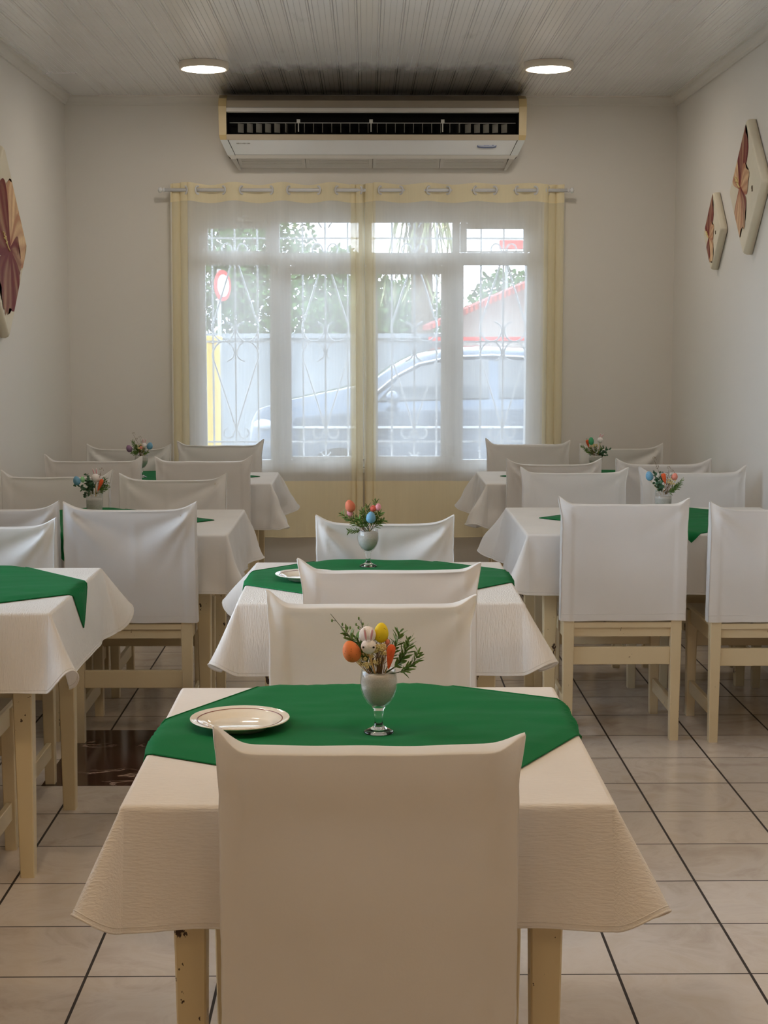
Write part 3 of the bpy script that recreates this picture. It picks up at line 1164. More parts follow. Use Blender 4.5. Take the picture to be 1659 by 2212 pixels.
# ------------------------------------------------------------------ tables, cloths, toppers
class TableSpec:
    def __init__(s, x0, x1, y0, y1, t=.785, L=.215, base=.10, amp=(1, 1, 1, 1), skew=(0, 0, 0, 0), und=.006, seed=1, k=16, rc=.05):
        s.cx, s.cy = (x0 + x1) / 2, (y0 + y1) / 2
        s.a, s.b = (x1 - x0) / 2, (y1 - y0) / 2
        s.t, s.L, s.base, s.amp, s.skew, s.und, s.seed, s.k, s.rc = t, L, base, amp, skew, und, seed, k, rc

    def surf(s, fx, fy, off=0.0):
        """point of the laid cloth for flat cloth coordinates measured from the table's centre"""
        r = .010
        ax, ay = abs(fx), abs(fy)
        a, b = s.a - r, s.b - r
        ex, ey = max(0, ax - a), max(0, ay - b)
        sx, sy = (1 if fx >= 0 else -1), (1 if fy >= 0 else -1)
        e = hypot(ex, ey)
        if e < 1e-9:
            return Vector((fx, fy, s.t + off))
        phi = atan2(ey, ex)
        ci = (1 if sx > 0 else 0) + (2 if sy > 0 else 0)     # 0: -x-y, 1: +x-y, 2: -x+y, 3: +x+y
        # blend factor of the corner cone, spreading a little onto the sides
        if ex > 0 and ey > 0:
            q = phi + s.skew[ci] * sin(2 * phi)
            w = .22 + .78 * max(0, sin(2 * q)) ** 1.3
            dirx, diry = cos(phi), sin(phi)
        else:
            # distance along the side to the corner
            d = (b - ay) if ex > 0 else (a - ax)
            w = .22 * exp(-(d / .09) ** 2) - .10 * exp(-((d - .10) / .06) ** 2)
            dirx, diry = (1, 0) if ex > 0 else (0, 1)
        tilt = s.base + s.amp[ci] * .62 * w
        # gentle undulation of the skirt
        sc = (fx * sx * 3 + fy * sy * 5 + (7 if ex > 0 else 0)) + s.seed
        tilt += s.und * 9 * noise.noise(Vector((fx * s.k * .35, fy * s.k * .35, s.seed)))
        tilt = max(.015, min(1.15, tilt))
        th = min(e / r, pi / 2 - tilt)
        o = r * sin(th)
        z = -r * (1 - cos(th))
        rest = e - th * r
        if rest > 0:
            o += rest * sin(tilt)
            z -= rest * cos(tilt)
        nx, nz_ = cos(th if rest <= 0 else pi / 2 - tilt), 0
        nrm_o = sin(th)
        nrm_z = cos(th)
        o += off * nrm_o
        z += off * nrm_z
        return Vector((sx * (min(ax, a) + dirx * o), sy * (min(ay, b) + diry * o), s.t + z))


def make_cloth(ts, mat, label, group):
    r = .010
    a, b_ = ts.a - r, ts.b - r
    per = []    # list of (base x, base y, dirx, diry, phi or None)
    ns = 36
    nc = 22
    cs = [(1, -1), (1, 1), (-1, 1), (-1, -1)]
    for ci, (sx, sy) in enumerate(cs):
        # corner fan (from the side before to the side after), then the side that follows
        for k in range(nc + 1):
            t = k / nc
            phi = (t if (sx * sy) > 0 else 1 - t) * pi / 2
            per.append((sx * a, sy * b_, sx * cos(phi), sy * sin(phi), phi))
        nx_, ny_ = cs[(ci + 1) % 4]
        for k in range(1, ns):
            t = k / ns
            x = sx * a + (nx_ * a - sx * a) * t
            y = sy * b_ + (ny_ * b_ - sy * b_) * t
            if abs(nx_ - sx) > 0:
                per.append((x, y, 0, sy, None))
            else:
                per.append((x, y, sx, 0, None))
    rows = []
    es = [.0001, .003, .006, .009, .012, .015, .02] + [.02 + (1 - .02) * 0] * 0
    fr_ = [i / 16 for i in range(1, 17)]
    m = MB()
    hem = []
    for e in es:
        rows.append([ts.surf(x + dx * e, y + dy * e) for (x, y, dx, dy, p) in per])
    for f in fr_:
        row = []
        for (x, y, dx, dy, p) in per:
            Lm = ts.L * (1 + ts.rc * sin(2 * p) ** 2 if p is not None else 1)
            Lm *= 1 + .02 * noise.noise(Vector((x * 4, y * 4, ts.seed)))
            e = .02 + (Lm - .02) * f
            row.append(ts.surf(x + dx * e, y + dy * e))
        rows.append(row)
    m.grid(rows, closed_u=True)
    nrow = len(rows) - 2
    hem = rows[-1]
    m.tube(hem, .0020, 6, closed=True)
    hem2 = [rows[-2][i] + (rows[-1][i] - rows[-2][i]) * .3 for i in range(len(hem))]
    m.tube(hem2, .0011, 5, closed=True)
    # top
    G = [[(-a + 2 * a * i / 12, -b_ + 2 * b_ * j / 12, ts.t) for i in range(13)] for j in range(13)]
    m.grid(G, smooth=True)
    me = m.mesh('tablecloth', mat)
    o = obj('tablecloth', me, None, label, 'tablecloth', group)
    o.location = (ts.cx, ts.cy, 0)
    return o


def make_topper(ts, cx, cy, side, rot, label, group, seed=0, spots=()):
    n = 56
    rows = []
    h = side / 2
    for j in range(n + 1):
        row = []
        for i in range(n + 1):
            u, v = -h + side * i / n, -h + side * j / n
            ed = min(h - abs(u), h - abs(v))
            x = cx - ts.cx + u * cos(rot) - v * sin(rot)
            y = cy - ts.cy + u * sin(rot) + v * cos(rot)
            wr = .0040 * (noise.noise(Vector((x * 4 + seed, y * 13, seed))) + 1) * smoothstep(0, .05, ed)
            wr += .0018 * (noise.noise(Vector((x * 12, y * 30 + seed, seed * 2))) + 1) * smoothstep(0, .04, ed)
            for (qx, qy, qr) in spots:      # pressed flat under the glass and the plate
                wr *= smoothstep(qr, qr + .05, hypot(x + ts.cx - qx, y + ts.cy - qy))
            row.append(ts.surf(x, y, .0030 + wr))
        rows.append(row)
    m = MB()
    m.grid(rows)
    edge = rows[0] + [r_[-1] for r_ in rows[1:]] + rows[-1][::-1][1:] + [r_[0] for r_ in rows[::-1][1:-1]]
    m.tube(edge, .0018, 6, closed=True)
    e2 = rows[1][1:-1] + [r_[-2] for r_ in rows[2:-1]] + rows[-2][::-1][2:-1] + [r_[1] for r_ in rows[::-1][2:-2]]
    o = obj('table_topper', m.mesh('table_topper', M['green']), None, label, 'table topper', group)
    o.location = (ts.cx, ts.cy, 0)
    return o


def make_table(ts, label, chipped=True):
    t = thing('dining_table', label, 'table', (ts.cx, ts.cy, 0), group='cream painted dining tables')
    z1 = ts.t - .006
    b = MB(); b.box(-ts.a + .012, ts.a - .012, -ts.b + .012, ts.b - .012, z1 - .022, z1, bev=.006)
    b.build('tabletop', M['wood'], t)
    ins = .105
    lx, ly = ts.a - ins, ts.b - ins
    b = MB()
    for s in (-1, 1):
        b.box(-lx, lx, s * ly - .01, s * ly + .01, z1 - .115, z1 - .022)
        b.box(s * lx - .01, s * lx + .01, -ly, ly, z1 - .115, z1 - .022)
    b.build('apron', M['wood'], t)
    for sx in (-1, 1):
        for sy in (-1, 1):
            b = MB()
            b.taper(sx * lx, sy * ly, 0, .040, z1 - .12, .058)
            b.taper(sx * lx, sy * ly, z1 - .12, .058, z1 - .022, .058)
            b.build('leg', M['wood_chipped'], t)
    return t


A1 = (.9, .9, .9, .9)
TS = {
    'T0': TableSpec(-.405, .412, 2.468, 3.330, L=.208, base=.10, amp=(.80, .78, .8, .8), skew=(-.1, .1, 0, 0), und=.004, seed=1.3, rc=-.08),
    'T1': TableSpec(-.374, .457, 4.390, 5.202, L=.212, base=.11, amp=(.72, .78, 1.1, .9), skew=(0, .2, .2, 0), und=.005, seed=4.1, rc=-.08),
    'T2': TableSpec(-1.685, -.868, 4.238, 5.086, L=.225, base=.10, amp=(.2, .75, .2, 1.0), skew=(0, 0, 0, 0), und=.006, seed=7.7, rc=-.20),
    'T3': TableSpec(-1.685, -.530, 5.930, 6.800, L=.235, base=.09, amp=(.15, .50, .15, .62), und=.010, seed=2.9, k=24),
    'T4': TableSpec(-1.685, -.483, 7.970, 8.650, L=.24, base=.10, amp=(.15, .75, .15, .9), und=.018, seed=5.2, k=30),
    'T5': TableSpec(.617, 1.76, 5.920, 6.862, L=.24, base=.10, amp=(.75, .15, .9, .15), und=.012, seed=9.4, k=26),
    'T6': TableSpec(.618, 1.76, 7.960, 8.692, L=.24, base=.12, amp=(.95, .15, .9, .15), und=.020, seed=6.6, k=30),
}
TL = {'T0': 'nearest table, behind the large chair back in front', 'T1': 'second table in the middle row',
      'T2': 'table at the left edge of the picture', 'T3': 'left table of the second side row',
      'T4': 'rear left table by the window wall', 'T5': 'right table of the second side row', 'T6': 'rear right table by the window wall'}
for k, ts in TS.items():
    make_table(ts, 'cream painted wooden table under cloth, the ' + TL[k])
    mt = M['crepe_x'] if k == 'T0' else (M['crepe'] if k in ('T1', 'T2') else M['smooth'])
    make_cloth(ts, mt, ('cream crinkled' if k in ('T0', 'T1', 'T2') else 'smooth white') + ' tablecloth on the ' + TL[k], 'white tablecloths')
SPOTS = {'T0': ((.024, 2.925, .04), (-.246, 2.965, .07)), 'T1': ((.007, 5.08, .04), (-.187, 4.80, .07)), 'T2': (), 'T3': ((-1.108, 6.32, .04),),
         'T4': ((-1.20, 8.30, .04),), 'T5': ((1.226, 6.36, .04),), 'T6': ((1.232, 8.30, .04),)}
for k, cx, cy, rot, sd in (('T0', .011, 2.985, R(-30), 1), ('T1', .035, 4.86, R(-42), 5), ('T2', -1.29, 4.69, R(-50), 8), ('T3', -1.165, 6.37, R(-44), 11),
                           ('T4', -1.11, 8.36, R(-45), 14), ('T5', 1.262, 6.43, R(-46), 17), ('T6', 1.265, 8.37, R(-45), 21)):
    make_topper(TS[k], cx, cy, .76, rot, 'green square cloth laid cornerwise on the ' + TL[k], 'green table toppers', sd, SPOTS[k])


# ------------------------------------------------------------------ chairs
def cover_mesh(style, seed, w=.474, zb=.468, zt=.915, dep=.060, dip_l=1.0, dip_r=1.0):
    """Fabric sleeve over the chair back. style 'eared' has pinched tips at the top corners, 'slack' sags between the posts."""
    nu, nf, ntp = 56, 34, 8
    hw = w / 2
    yc = -.215

    def warp(x, y, z, face):
        # face: -1 outer face, +1 inner face (towards the seat), 0 top
        u = x / hw
        v = (z - zb) / (zt - zb)
        P = Vector((x * 3.1, z * 3.1, seed * 3.7 + face * .4))
        sgn = -1 if y < yc else 1
        rake = -.018 * v
        # posts show through at both sides
        dn = 0.0
        if abs(u) < .86:
            dn -= .003 * smoothstep(0, .06, .86 - abs(u))
        top = smoothstep(.80, 1.0, v)
        if style == 'eared':
            zz = z - .007 * (1 - abs(u) ** 6) * v ** 2 * (1 + .35 * noise.noise(Vector((x * 9, seed, 0))))
            A = .0035
            # soft drape lines hanging from the corners
            for sx, dl in ((-1, dip_l), (1, dip_r)):
                dx, dz = (x - sx * hw), (zt - z)
                rr = hypot(dx, dz) + 1e-6
                th = atan2(dz, abs(dx))
                dn += A * .9 * dl * sin(th * 7 + seed) * exp(-rr / .16) * smoothstep(0, .03, rr)
            ear = 0
            for sx in (-1, 1):
                d2 = ((x - sx * hw) / .023) ** 2 + ((z - zt) / .034) ** 2
                e = exp(-d2)
                ear += e
                x += sx * .012 * e * (1 + .3 * sin(seed * 5 + sx))
                zz += .025 * e * (1 + .3 * sin(seed * 3 + sx * 2))
            y = yc + (y - yc) * (1 - .78 * min(1, ear))
        else:
            zz = z - .024 * (1 - abs(u) ** 5) * v ** 3
            A = .023
            for sx, dl in ((-1, dip_l), (1, dip_r)):
                dx, dz = (x - sx * hw), (zt - z)
                rr = hypot(dx, dz) + 1e-6
                th = atan2(dz, abs(dx))          # 0 along the top, 90 down the side
                fold = exp(-((th - .80) / .22) ** 2) - .55 * exp(-((th - .42) / .16) ** 2) + .35 * exp(-((th - 1.15) / .12) ** 2)
                dn += A * dl * fold * smoothstep(.0, .07, rr) * exp(-(rr / .27) ** 2)
            ear = 0
            for sx in (-1, 1):
                d2 = ((x - sx * hw) / .035) ** 2 + ((z - zt) / .05) ** 2
                e = exp(-d2)
                ear += e
                zz += .010 * e
                x += sx * .003 * e
            y = yc + (y - yc) * (1 - .6 * min(1, ear))
            # faint centre crease
            dn += .0035 * exp(-((x + .02 * sin(seed)) / .012) ** 2) * smoothstep(.2, .5, v) * (1 - top)
        dn += .0035 * noise.noise(P) + .0012 * noise.noise(P * 3.3)
        # rippled seams at the sides and fluted hem
        side = smoothstep(.90, 1.0, abs(u))
        x += .0016 * side * noise.noise(Vector((seed, z * 34, x)))
        x *= 1 + .004 * (1 - v)
        dn += .003 * (1 - v) ** 3 * noise.noise(Vector((x * 15, seed, 3)))
        zz += .003 * (1 - v) ** 3 * noise.noise(Vector((x * 8, seed, 7)))
        if face != 0:
            y += face * dn
        return (x, y + rake, zz)

    m = MB()
    rows = []
    prof = []
    hd = dep / 2
    for k in range(nf + 1):
        prof.append((-1, -hd, zb + (zt - zb) * (k / nf)))
    for k in range(1, ntp):
        th = pi * k / ntp
        prof.append((0, -hd * cos(th) * (1.0), zt + .004 * sin(th)))
    for k in range(nf, -1, -1):
        prof.append((1, hd, zb + (zt - zb) * (k / nf)))
    for (face, yy, z) in prof:
        row = []
        for i in range(nu + 1):
            s_ = i / nu
            # denser near the edges
            u = -cos(pi * s_) * .5 + (2 * s_ - 1) * .5
            row.append(warp(u * hw, yc + yy, z, face))
        rows.append(row)
    m.grid(rows)
    for sx in (-1, 1):
        R_ = []
        for k in range(nf + 1):
            z = zb + (zt - zb) * k / nf
            r_ = []
            for q in range(5):
                yy = -hd + dep * q / 4
                p = warp(sx * hw, yc + yy, z, -1 if q == 0 else (1 if q == 4 else 0))
                r_.append((p[0] + sx * .002 * sin(pi * q / 4), p[1], p[2]))
            R_.append(r_)
        m.grid(R_)
    # stitched hem line along the bottom
    for rw in (rows[2], rows[-3]):
        m.tube([Vector(q) for q in rw[::2]], .0008, 4)
    return m.mesh('backrest_cover', M['cover'])


COVERS = {}


def chair(x, yb, face, style, seed, label, rail=.33, zt=.915, w=.474, rz=0.0, dl=1.0, dr=1.0, rod=False, zb=.468, group='cream dining chairs with white back covers'):
    """face=+1: seat away from the camera (we see its back); face=-1: turned towards the camera"""
    ang = 0.0 if face > 0 else pi
    y0 = yb + (.215 if face > 0 else -.215)
    t = thing('dining_chair', label, 'chair', (x, y0, 0), ang + rz, group)
    hw = .205
    key = ('frame', rail)
    if key not in COVERS:
        L = {}
        for sx in (-1, 1):
            b = MB()
            b.taper(sx * hw, -.215, 0, .034, .45, .042)
            b.taper(sx * hw, -.215, .45, .042, .885, .034, cx1=sx * hw, cy1=-.232)
            L['rear%d' % sx] = b.mesh('leg', M['wood'])
            b = MB(); b.taper(sx * hw, .205, 0, .034, .44, .042)
            L['front%d' % sx] = b.mesh('leg', M['wood'])
            b = MB(); b.box(sx * hw - .009, sx * hw + .009, -.195, .186, .095, .150, bev=.002)
            L['side%d' % sx] = b.mesh('side_stretcher', M['wood'])
        b = MB()
        b.box(-hw - .018, hw + .018, -.19, .236, .441, .461, bev=.006)
        b.box(-hw + .02, hw - .02, -.2349, -.19, .441, .461)
        L['seat'] = b.mesh('seat', M['wood'])
        b = MB()
        for sx in (-1, 1):
            b.box(sx * hw - .009, sx * hw + .009, -.195, .186, .385, .441)
            b.box(-hw + .018, hw - .018, sx * .205 - .010 - .010 * (sx < 0), sx * .205 + .009 - .010 * (sx < 0), .405, .441)
        L['seat_frame'] = b.mesh('seat_frame', M['wood'])
        b = MB(); b.box(-hw + .019, hw - .019, -.226, -.206, rail - .034, rail + .034, bev=.002)
        L['rear_rail'] = b.mesh('rear_stretcher', M['wood'])
        b = MB(); b.box(-hw + .019, hw - .019, .196, .214, .290, .350, bev=.002)
        L['front_rail'] = b.mesh('front_stretcher', M['wood'])
        b = MB()
        b.box(-hw + .016, hw - .016, -.240, -.222, .80, .87)
        b.box(-hw + .016, hw - .016, -.236, -.218, .60, .65)
        L['back_slat'] = b.mesh('back_slat', M['wood'])
        COVERS[key] = L
    L = COVERS[key]
    for k, nm in (('rear-1', 'leg'), ('rear1', 'leg'), ('front-1', 'leg'), ('front1', 'leg'), ('side-1', 'side_stretcher'), ('side1', 'side_stretcher'), ('seat', 'seat'), ('seat_frame', 'seat_frame'), ('rear_rail', 'rear_stretcher'), ('front_rail', 'front_stretcher'), ('back_slat', 'back_slat')):
        obj(nm, L[k], t)
    obj('backrest_cover', cover_mesh(style, seed, w=w, zt=zt, zb=zb, dip_l=dl, dip_r=dr), t, 'white fabric sleeve over the chair back')
    if rod:
        b = MB(); b.tube([(-hw, -.1, .385), (hw, -.1, .385)], .003, 8)
        b.build('tie_rod', M['steel'], t)
    return t


CH = 'white covered dining chair, '
chair(.004, 2.37, 1, 'eared', 1.0, CH + 'largest, nearest, seen from behind at the first table', w=.462, zb=.44)
chair(.010, 3.62, -1, 'eared', 2.0, CH + 'behind the flower goblet on the nearest table', w=.476)
chair(.065, 4.19, 1, 'eared', 3.0, CH + 'near side of the second middle table, beside its plate', w=.470)
chair(.066, 5.34, -1, 'slack', 4.0, CH + 'far side of the second middle table, under the curtain', w=.474)
chair(-.884, 5.815, 1, 'slack', 5.0, CH + 'creased shiny white, seen from behind', rail=.247, w=.492)
chair(-1.395, 5.84, 1, 'slack', 6.0, CH + 'cut by the left edge, left of the creased chair back', rail=.247)
chair(.976, 5.835, 1, 'eared', 7.0, CH + 'seen from behind right of the middle tables, eared corners', w=.474, rod=True)
chair(1.530, 5.80, 1, 'slack', 8.0, CH + 'seen from behind, cut by the right edge', w=.474, dr=.2, dl=.7)
chair(-1.300, 5.27, -1, 'slack', 9.0, CH + 'far side of the left edge table, white sagging cover', w=.474)
chair(-1.280, 4.16, 1, 'eared', 10.0, CH + 'near side of the left edge table, only a leg in view')
chair(-.870, 6.98, -1, 'slack', 11.0, CH + 'behind the second left table, beside its flowers to the right', w=.478, dl=1, dr=.3)
chair(-1.390, 6.95, -1, 'eared', 12.0, CH + 'behind the second left table, left of its flowers', w=.478)
chair(.963, 7.14, -1, 'eared', 13.0, CH + 'behind the second right table, left of its flowers', w=.474)
chair(1.515, 7.14, -1, 'eared', 14.0, CH + 'behind the second right table, at its flowers by the wall', w=.474)
chair(-.822, 7.86, 1, 'eared', 15.0, CH + 'near side of the rear left table, nearer the window', w=.470)
chair(-1.375, 7.86, 1, 'eared', 16.0, CH + 'near side of the rear left table, nearer the left wall', w=.474)
chair(-1.355, 8.87, -1, 'slack', 17.0, CH + 'against the wall in the far left corner', w=.474, dr=.9)
chair(-.840, 8.95, -1, 'eared', 18.0, CH + 'under the left curtain end behind the rear left table', w=.474)
chair(.950, 7.84, 1, 'slack', 19.0, CH + 'near side of the rear right table, nearer the window', w=.474)
chair(1.505, 7.84, 1, 'slack', 20.0, CH + 'near side of the rear right table, nearer the right wall', w=.476)
chair(.945, 9.03, -1, 'eared', 21.0, CH + 'under the right curtain end behind the rear right table', w=.474)
chair(1.470, 8.90, -1, 'slack', 22.0, CH + 'against the wall in the far right corner', w=.474, dr=.2)


# ------------------------------------------------------------------ plates
def plate_parts(t):
    prof = [(0.0, .0055), (.052, .0055), (.060, .008), (.066, .0125), (.080, .0165), (.0945, .0205), (.0965, .0205), (.0970, .0192), (.0955, .0178), (.080, .0128), (.066, .0075), (.058, .001), (.050, 0.0), (.047, .0015), (0, .0015)]
    b = MB(); b.lathe([(max(r, .0002), z) for r, z in prof], 72)
    b.build('plate_body', M['porcelain'], t)
    b = MB(); b.lathe([(.0815, .01705), (.0835, .01765), (.0835, .0180), (.0815, .0174)], 72, closed=True)
    b.build('maroon_line', M['plate_line'], t, 'thin maroon line round the rim')


pl = thing('plate', 'ivory plate with thin maroon line on the nearest table', 'plate', (-.246, 2.965, .7888), group='ivory dinner plates')
plate_parts(pl)
sub_copy(pl, (-.187, 4.80, .7888), 0, 'ivory plate on the second middle table, partly behind a chair back', 'ivory dinner plates')


# ------------------------------------------------------------------ goblets with easter picks
def curve_pts(p0, p1, bend, n=9):
    p0, p1 = Vector(p0), Vector(p1)
    d = p1 - p0
    side = Vector((bend[0], bend[1], bend[2]))
    return [p0 + d * (i / (n - 1)) + side * sin(pi * i / (n - 1)) for i in range(n)]


def leaf_blade(m, p, d, ln, wd, roll, mi=0, curl=.25):
    d = Vector(d).normalized()
    up = Vector((0, 0, 1)) if abs(d.z) < .95 else Vector((1, 0, 0))
    s_ = d.cross(up).normalized()
    n_ = s_.cross(d).normalized()
    s2 = s_ * cos(roll) + n_ * sin(roll)
    n2 = n_ * cos(roll) - s_ * sin(roll)
    vs, fs = [], []
    prof = [(0, .15), (.25, .8), (.55, 1.0), (.8, .65), (1.0, .04)]
    for (t, w) in prof:
        c = Vector(p) + d * (ln * t) - n2 * (curl * ln * t * t)
        vs += [c - s2 * (wd * w / 2), c + n2 * (-.12 * wd * w), c + s2 * (wd * w / 2)]
    for j in range(4):
        a = j * 3
        fs += [(a, a + 1, a + 4, a + 3), (a + 1, a + 2, a + 5, a + 4)]
    m.add(vs, fs, mi, True)


def sprig(t, p0, p1, bend, kind, seed):
    rnd = random.Random(seed)
    pts = curve_pts(p0, p1, bend, 12)
    b = MB()
    b.tube(pts, .0010, 5, r1=.0005, mi=1)
    L = (Vector(p1) - Vector(p0)).length
    if kind == 'narrow':
        nl = int(16 + L * 230)
        for k in range(nl):
            f = .30 + .70 * (k + .5) / nl
            i = min(10, int(f * 11))
            p = pts[i].lerp(pts[i + 1], f * 11 - i)
            d = (pts[min(i + 1, 11)] - pts[i]).normalized()
            az = k * 2.4
            side = d.cross(Vector((0, 0, 1)))
            if side.length < .1:
                side = Vector((1, 0, 0))
            side.normalize()
            oth = side.cross(d).normalized()
            dd = d * .75 + (side * cos(az) + oth * sin(az)) * rnd.uniform(.6, 1.0)
            leaf_blade(b, p, dd, rnd.uniform(.012, .022), .0044, rnd.uniform(0, 3), 0, rnd.uniform(-.2, .4))
    elif kind == 'round':
        nl = int(10 + L * 130)
        for k in range(nl):
            f = .25 + .75 * (k + .5) / nl
            i = min(10, int(f * 11))
            p = pts[i].lerp(pts[i + 1], f * 11 - i)
            dd = Vector((rnd.uniform(-1, 1), rnd.uniform(-1, 1), rnd.uniform(-.5, .8)))
            leaf_blade(b, p, dd, rnd.uniform(.011, .015), .010, rnd.uniform(0, 3), 0, .1)
    elif kind == 'buds':
        for k in range(9):
            i = min(10, 5 + k * 6 // 9)
            p = pts[i]
            q = p + Vector((rnd.uniform(-.014, .014), rnd.uniform(-.006, .006), rnd.uniform(.0, .014)))
            b.tube([p, q], .0005, 4, mi=1)
            b.ball(q, .0018, .0018, .0032, 8, 0)
        for k in range(7):
            p = pts[2 + k]
            leaf_blade(b, p, Vector((rnd.uniform(-1, .2), rnd.uniform(-.5, .5), rnd.uniform(.2, 1))), rnd.uniform(.018, .032), .0026, rnd.uniform(0, 3), 0, .3)
    elif kind == 'twig':
        for k in range(3):
            c = pts[-1 - k * 3]
            q = [c + Vector((.010 * cos(a * .9 + k) * (1 - a / 9), .004 * sin(a), .012 * sin(a * .9 + k) * (1 - a / 9) + .002 * a)) for a in range(8)]
            b.tube(q, .0006, 4, mi=1)
    b.build('greenery_sprig' if kind != 'twig' else 'dried_twig', [M['leaf2'] if kind == 'round' else M['leaf'], M['twig'] if kind == 'twig' else M['stem']], t)


def egg(t, col, p, tilt, size=(.0165, .0205), z0=-.02):
    b = MB()
    mt = Matrix.Translation(p) @ Matrix.Rotation(tilt, 4, 'Y')
    b.ball((0, 0, 0), size[0], size[0], size[1], 20, 0, mt, egg=.13)
    e = b.build('easter_egg', EGG[col], t, 'speckled %s egg' % col)
    b = MB()
    bot = mt @ Vector((0, 0, -size[1] * .95))
    b.tube([bot, (p[0] * .15, p[1] * .15, z0)], .0007, 5)
    b.build('pick', M['pick'], e)


def rabbit(t, p, r=.0145, ear_rot=0.0, back=True, turned=False):
    p = Vector(p)
    b = MB()
    b.ball(p, r, r * .95, r * 1.0, 20)
    if back:
        b.ball(p + Vector((-.002, .008, r * 1.45)), r * 1.12, r, r * 1.12, 20)
    e = b.build('rabbit_head', M['puff'], t, 'white felt rabbit on a pick')
    for sx in (-1, 1):
        b = MB()
        mt = Matrix.Translation(p + Vector((sx * .0042, -.009 if back else 0, r * .9))) @ Matrix.Rotation(ear_rot + sx * .16, 4, 'Y')
        b.ball((0, 0, .012), .0034, .0014, .0135, 12, 0, mt)
        b.ball((0, -.0009, .011), .0021, .0012, .0105, 12, 1, mt)
        b.build('ear', [M['puff'], M['pink']], e, 'pink lined ear')
    if not turned:
        for sx in (-1, 1):
            b = MB(); b.ball(p + Vector((sx * .0098, -r * .80, .0005)), .0021, .0016, .0021, 10)
            b.build('eye', M['eye'], e)
    b = MB(); b.tube([p + Vector((0, 0, -r * .9)), (p.x * .3 + .003, 0, -.02)], .0016, 6)
    b.build('pick', M['pick'], e)


def carrot(t, p, tilt, ln=.050, wd=.0085):
    p = Vector(p)
    mt = Matrix.Translation(p) @ Matrix.Rotation(tilt, 4, 'Y')
    b = MB()
    b.lathe([(.0002, -ln / 2), (wd * .3, -ln * .40), (wd * .72, -ln * .1), (wd, ln * .25), (wd * .85, ln * .40), (wd * .4, ln * .47), (.0002, ln * .48)], 14, mat=mt)
    e = b.build('carrot_ornament', M['carrot'], t, 'small orange carrot')
    b = MB()
    for k in range(4):
        a = k * 1.6
        leaf_blade(b, mt @ Vector((0, 0, ln * .46)), mt.to_3x3() @ Vector((.5 * cos(a), .5 * sin(a), 1)), .011, .003, a)
    b.build('carrot_top', M['leaf2'], e)
    b = MB(); b.tube([mt @ Vector((0, 0, -ln * .3)), (p.x * .3, 0, -.02)], .0008, 5)
    b.build('pick', M['pick'], e)


def dried_flowers(t, c, spread, n, seed):
    rnd = random.Random(seed)
    b = MB()
    for k in range(n):
        q = Vector((c[0] + rnd.uniform(-1, 1) * spread[0], c[1] + rnd.uniform(-1, 1) * spread[1], c[2] + rnd.uniform(-1, 1) * spread[2]))
        b.tube([q, (q.x * .35, q.y * .35, -.018)], .0005, 4, mi=1)
        for j in range(5):
            a = 2 * pi * j / 5 + k
            b.ball(q + Vector((.0024 * cos(a), -.001, .0024 * sin(a))), .0019, .0012, .0019, 6)
    b.build('dried_flowers', [M['flower_dry'], M['twig']], t)


def goblet(name_label, loc, kind='stem'):
    t = thing('flower_goblet', name_label, 'centrepiece', loc, group='glass goblets with easter picks')
    # local z = 0 at the rim, foot at -.1235
    g = MB()
    H = .1235
    if kind == 'stem':
        outer = [(.0005, -H), (.0285, -H), (.0292, -H + .0015), (.027, -H + .004), (.015, -H + .009), (.0090, -H + .014), (.0078, -H + .022), (.0080, -H + .034), (.0098, -H + .041), (.0092, -H + .045), (.0130, -H + .050), (.0225, -H + .059), (.0305, -H + .072), (.0350, -H + .086), (.0358, -H + .096), (.0350, -H + .108), (.0330, -.001), (.0325, 0)]
        inner = [(.0312, -.0002), (.0335, -.016), (.0343, -.027), (.0335, -.037), (.029, -.051), (.021, -.063), (.012, -.0705), (.0005, -.0735)]
    else:
        outer = [(.0005, -H), (.026, -H), (.029, -H + .004), (.031, -H + .03), (.0345, -H + .07), (.035, -H + .09), (.0335, 0)]
        inner = [(.0320, -.0002), (.0335, -.035), (.033, -.055), (.029, -.095), (.024, -.114), (.0005, -.1165)]
    if kind == 'stem':
        g.lathe(outer[:11] + [(.0005, -H + .052)], 48, 1)
        g.lathe(outer[10:] + inner, 48)
    else:
        g.lathe(outer + inner, 48)
    g.build('goblet_glass', [M['thin_glass'], M['goblet']], t)
    sd = MB()
    top = -.009
    if kind == 'stem':
        pr_ = [(.0005, -.0715), (.012, -.0688), (.0205, -.0615), (.0283, -.050), (.0328, -.037), (.0336, -.027), (.0328, -.016), (.0318, top), (.0005, top + .001)]
        pr_ = [(r, z) for r, z in pr_]
    else:
        pr_ = [(.0005, -.115), (.023, -.1125), (.0283, -.095), (.0323, -.055), (.0328, -.035), (.0322, -.028), (.0005, -.027)]
    sd.lathe(pr_, 40)
    sd.build('sand', M['sand'], t, 'pale sand filling the glass')
    return t


ZT = .7886
H = .1235
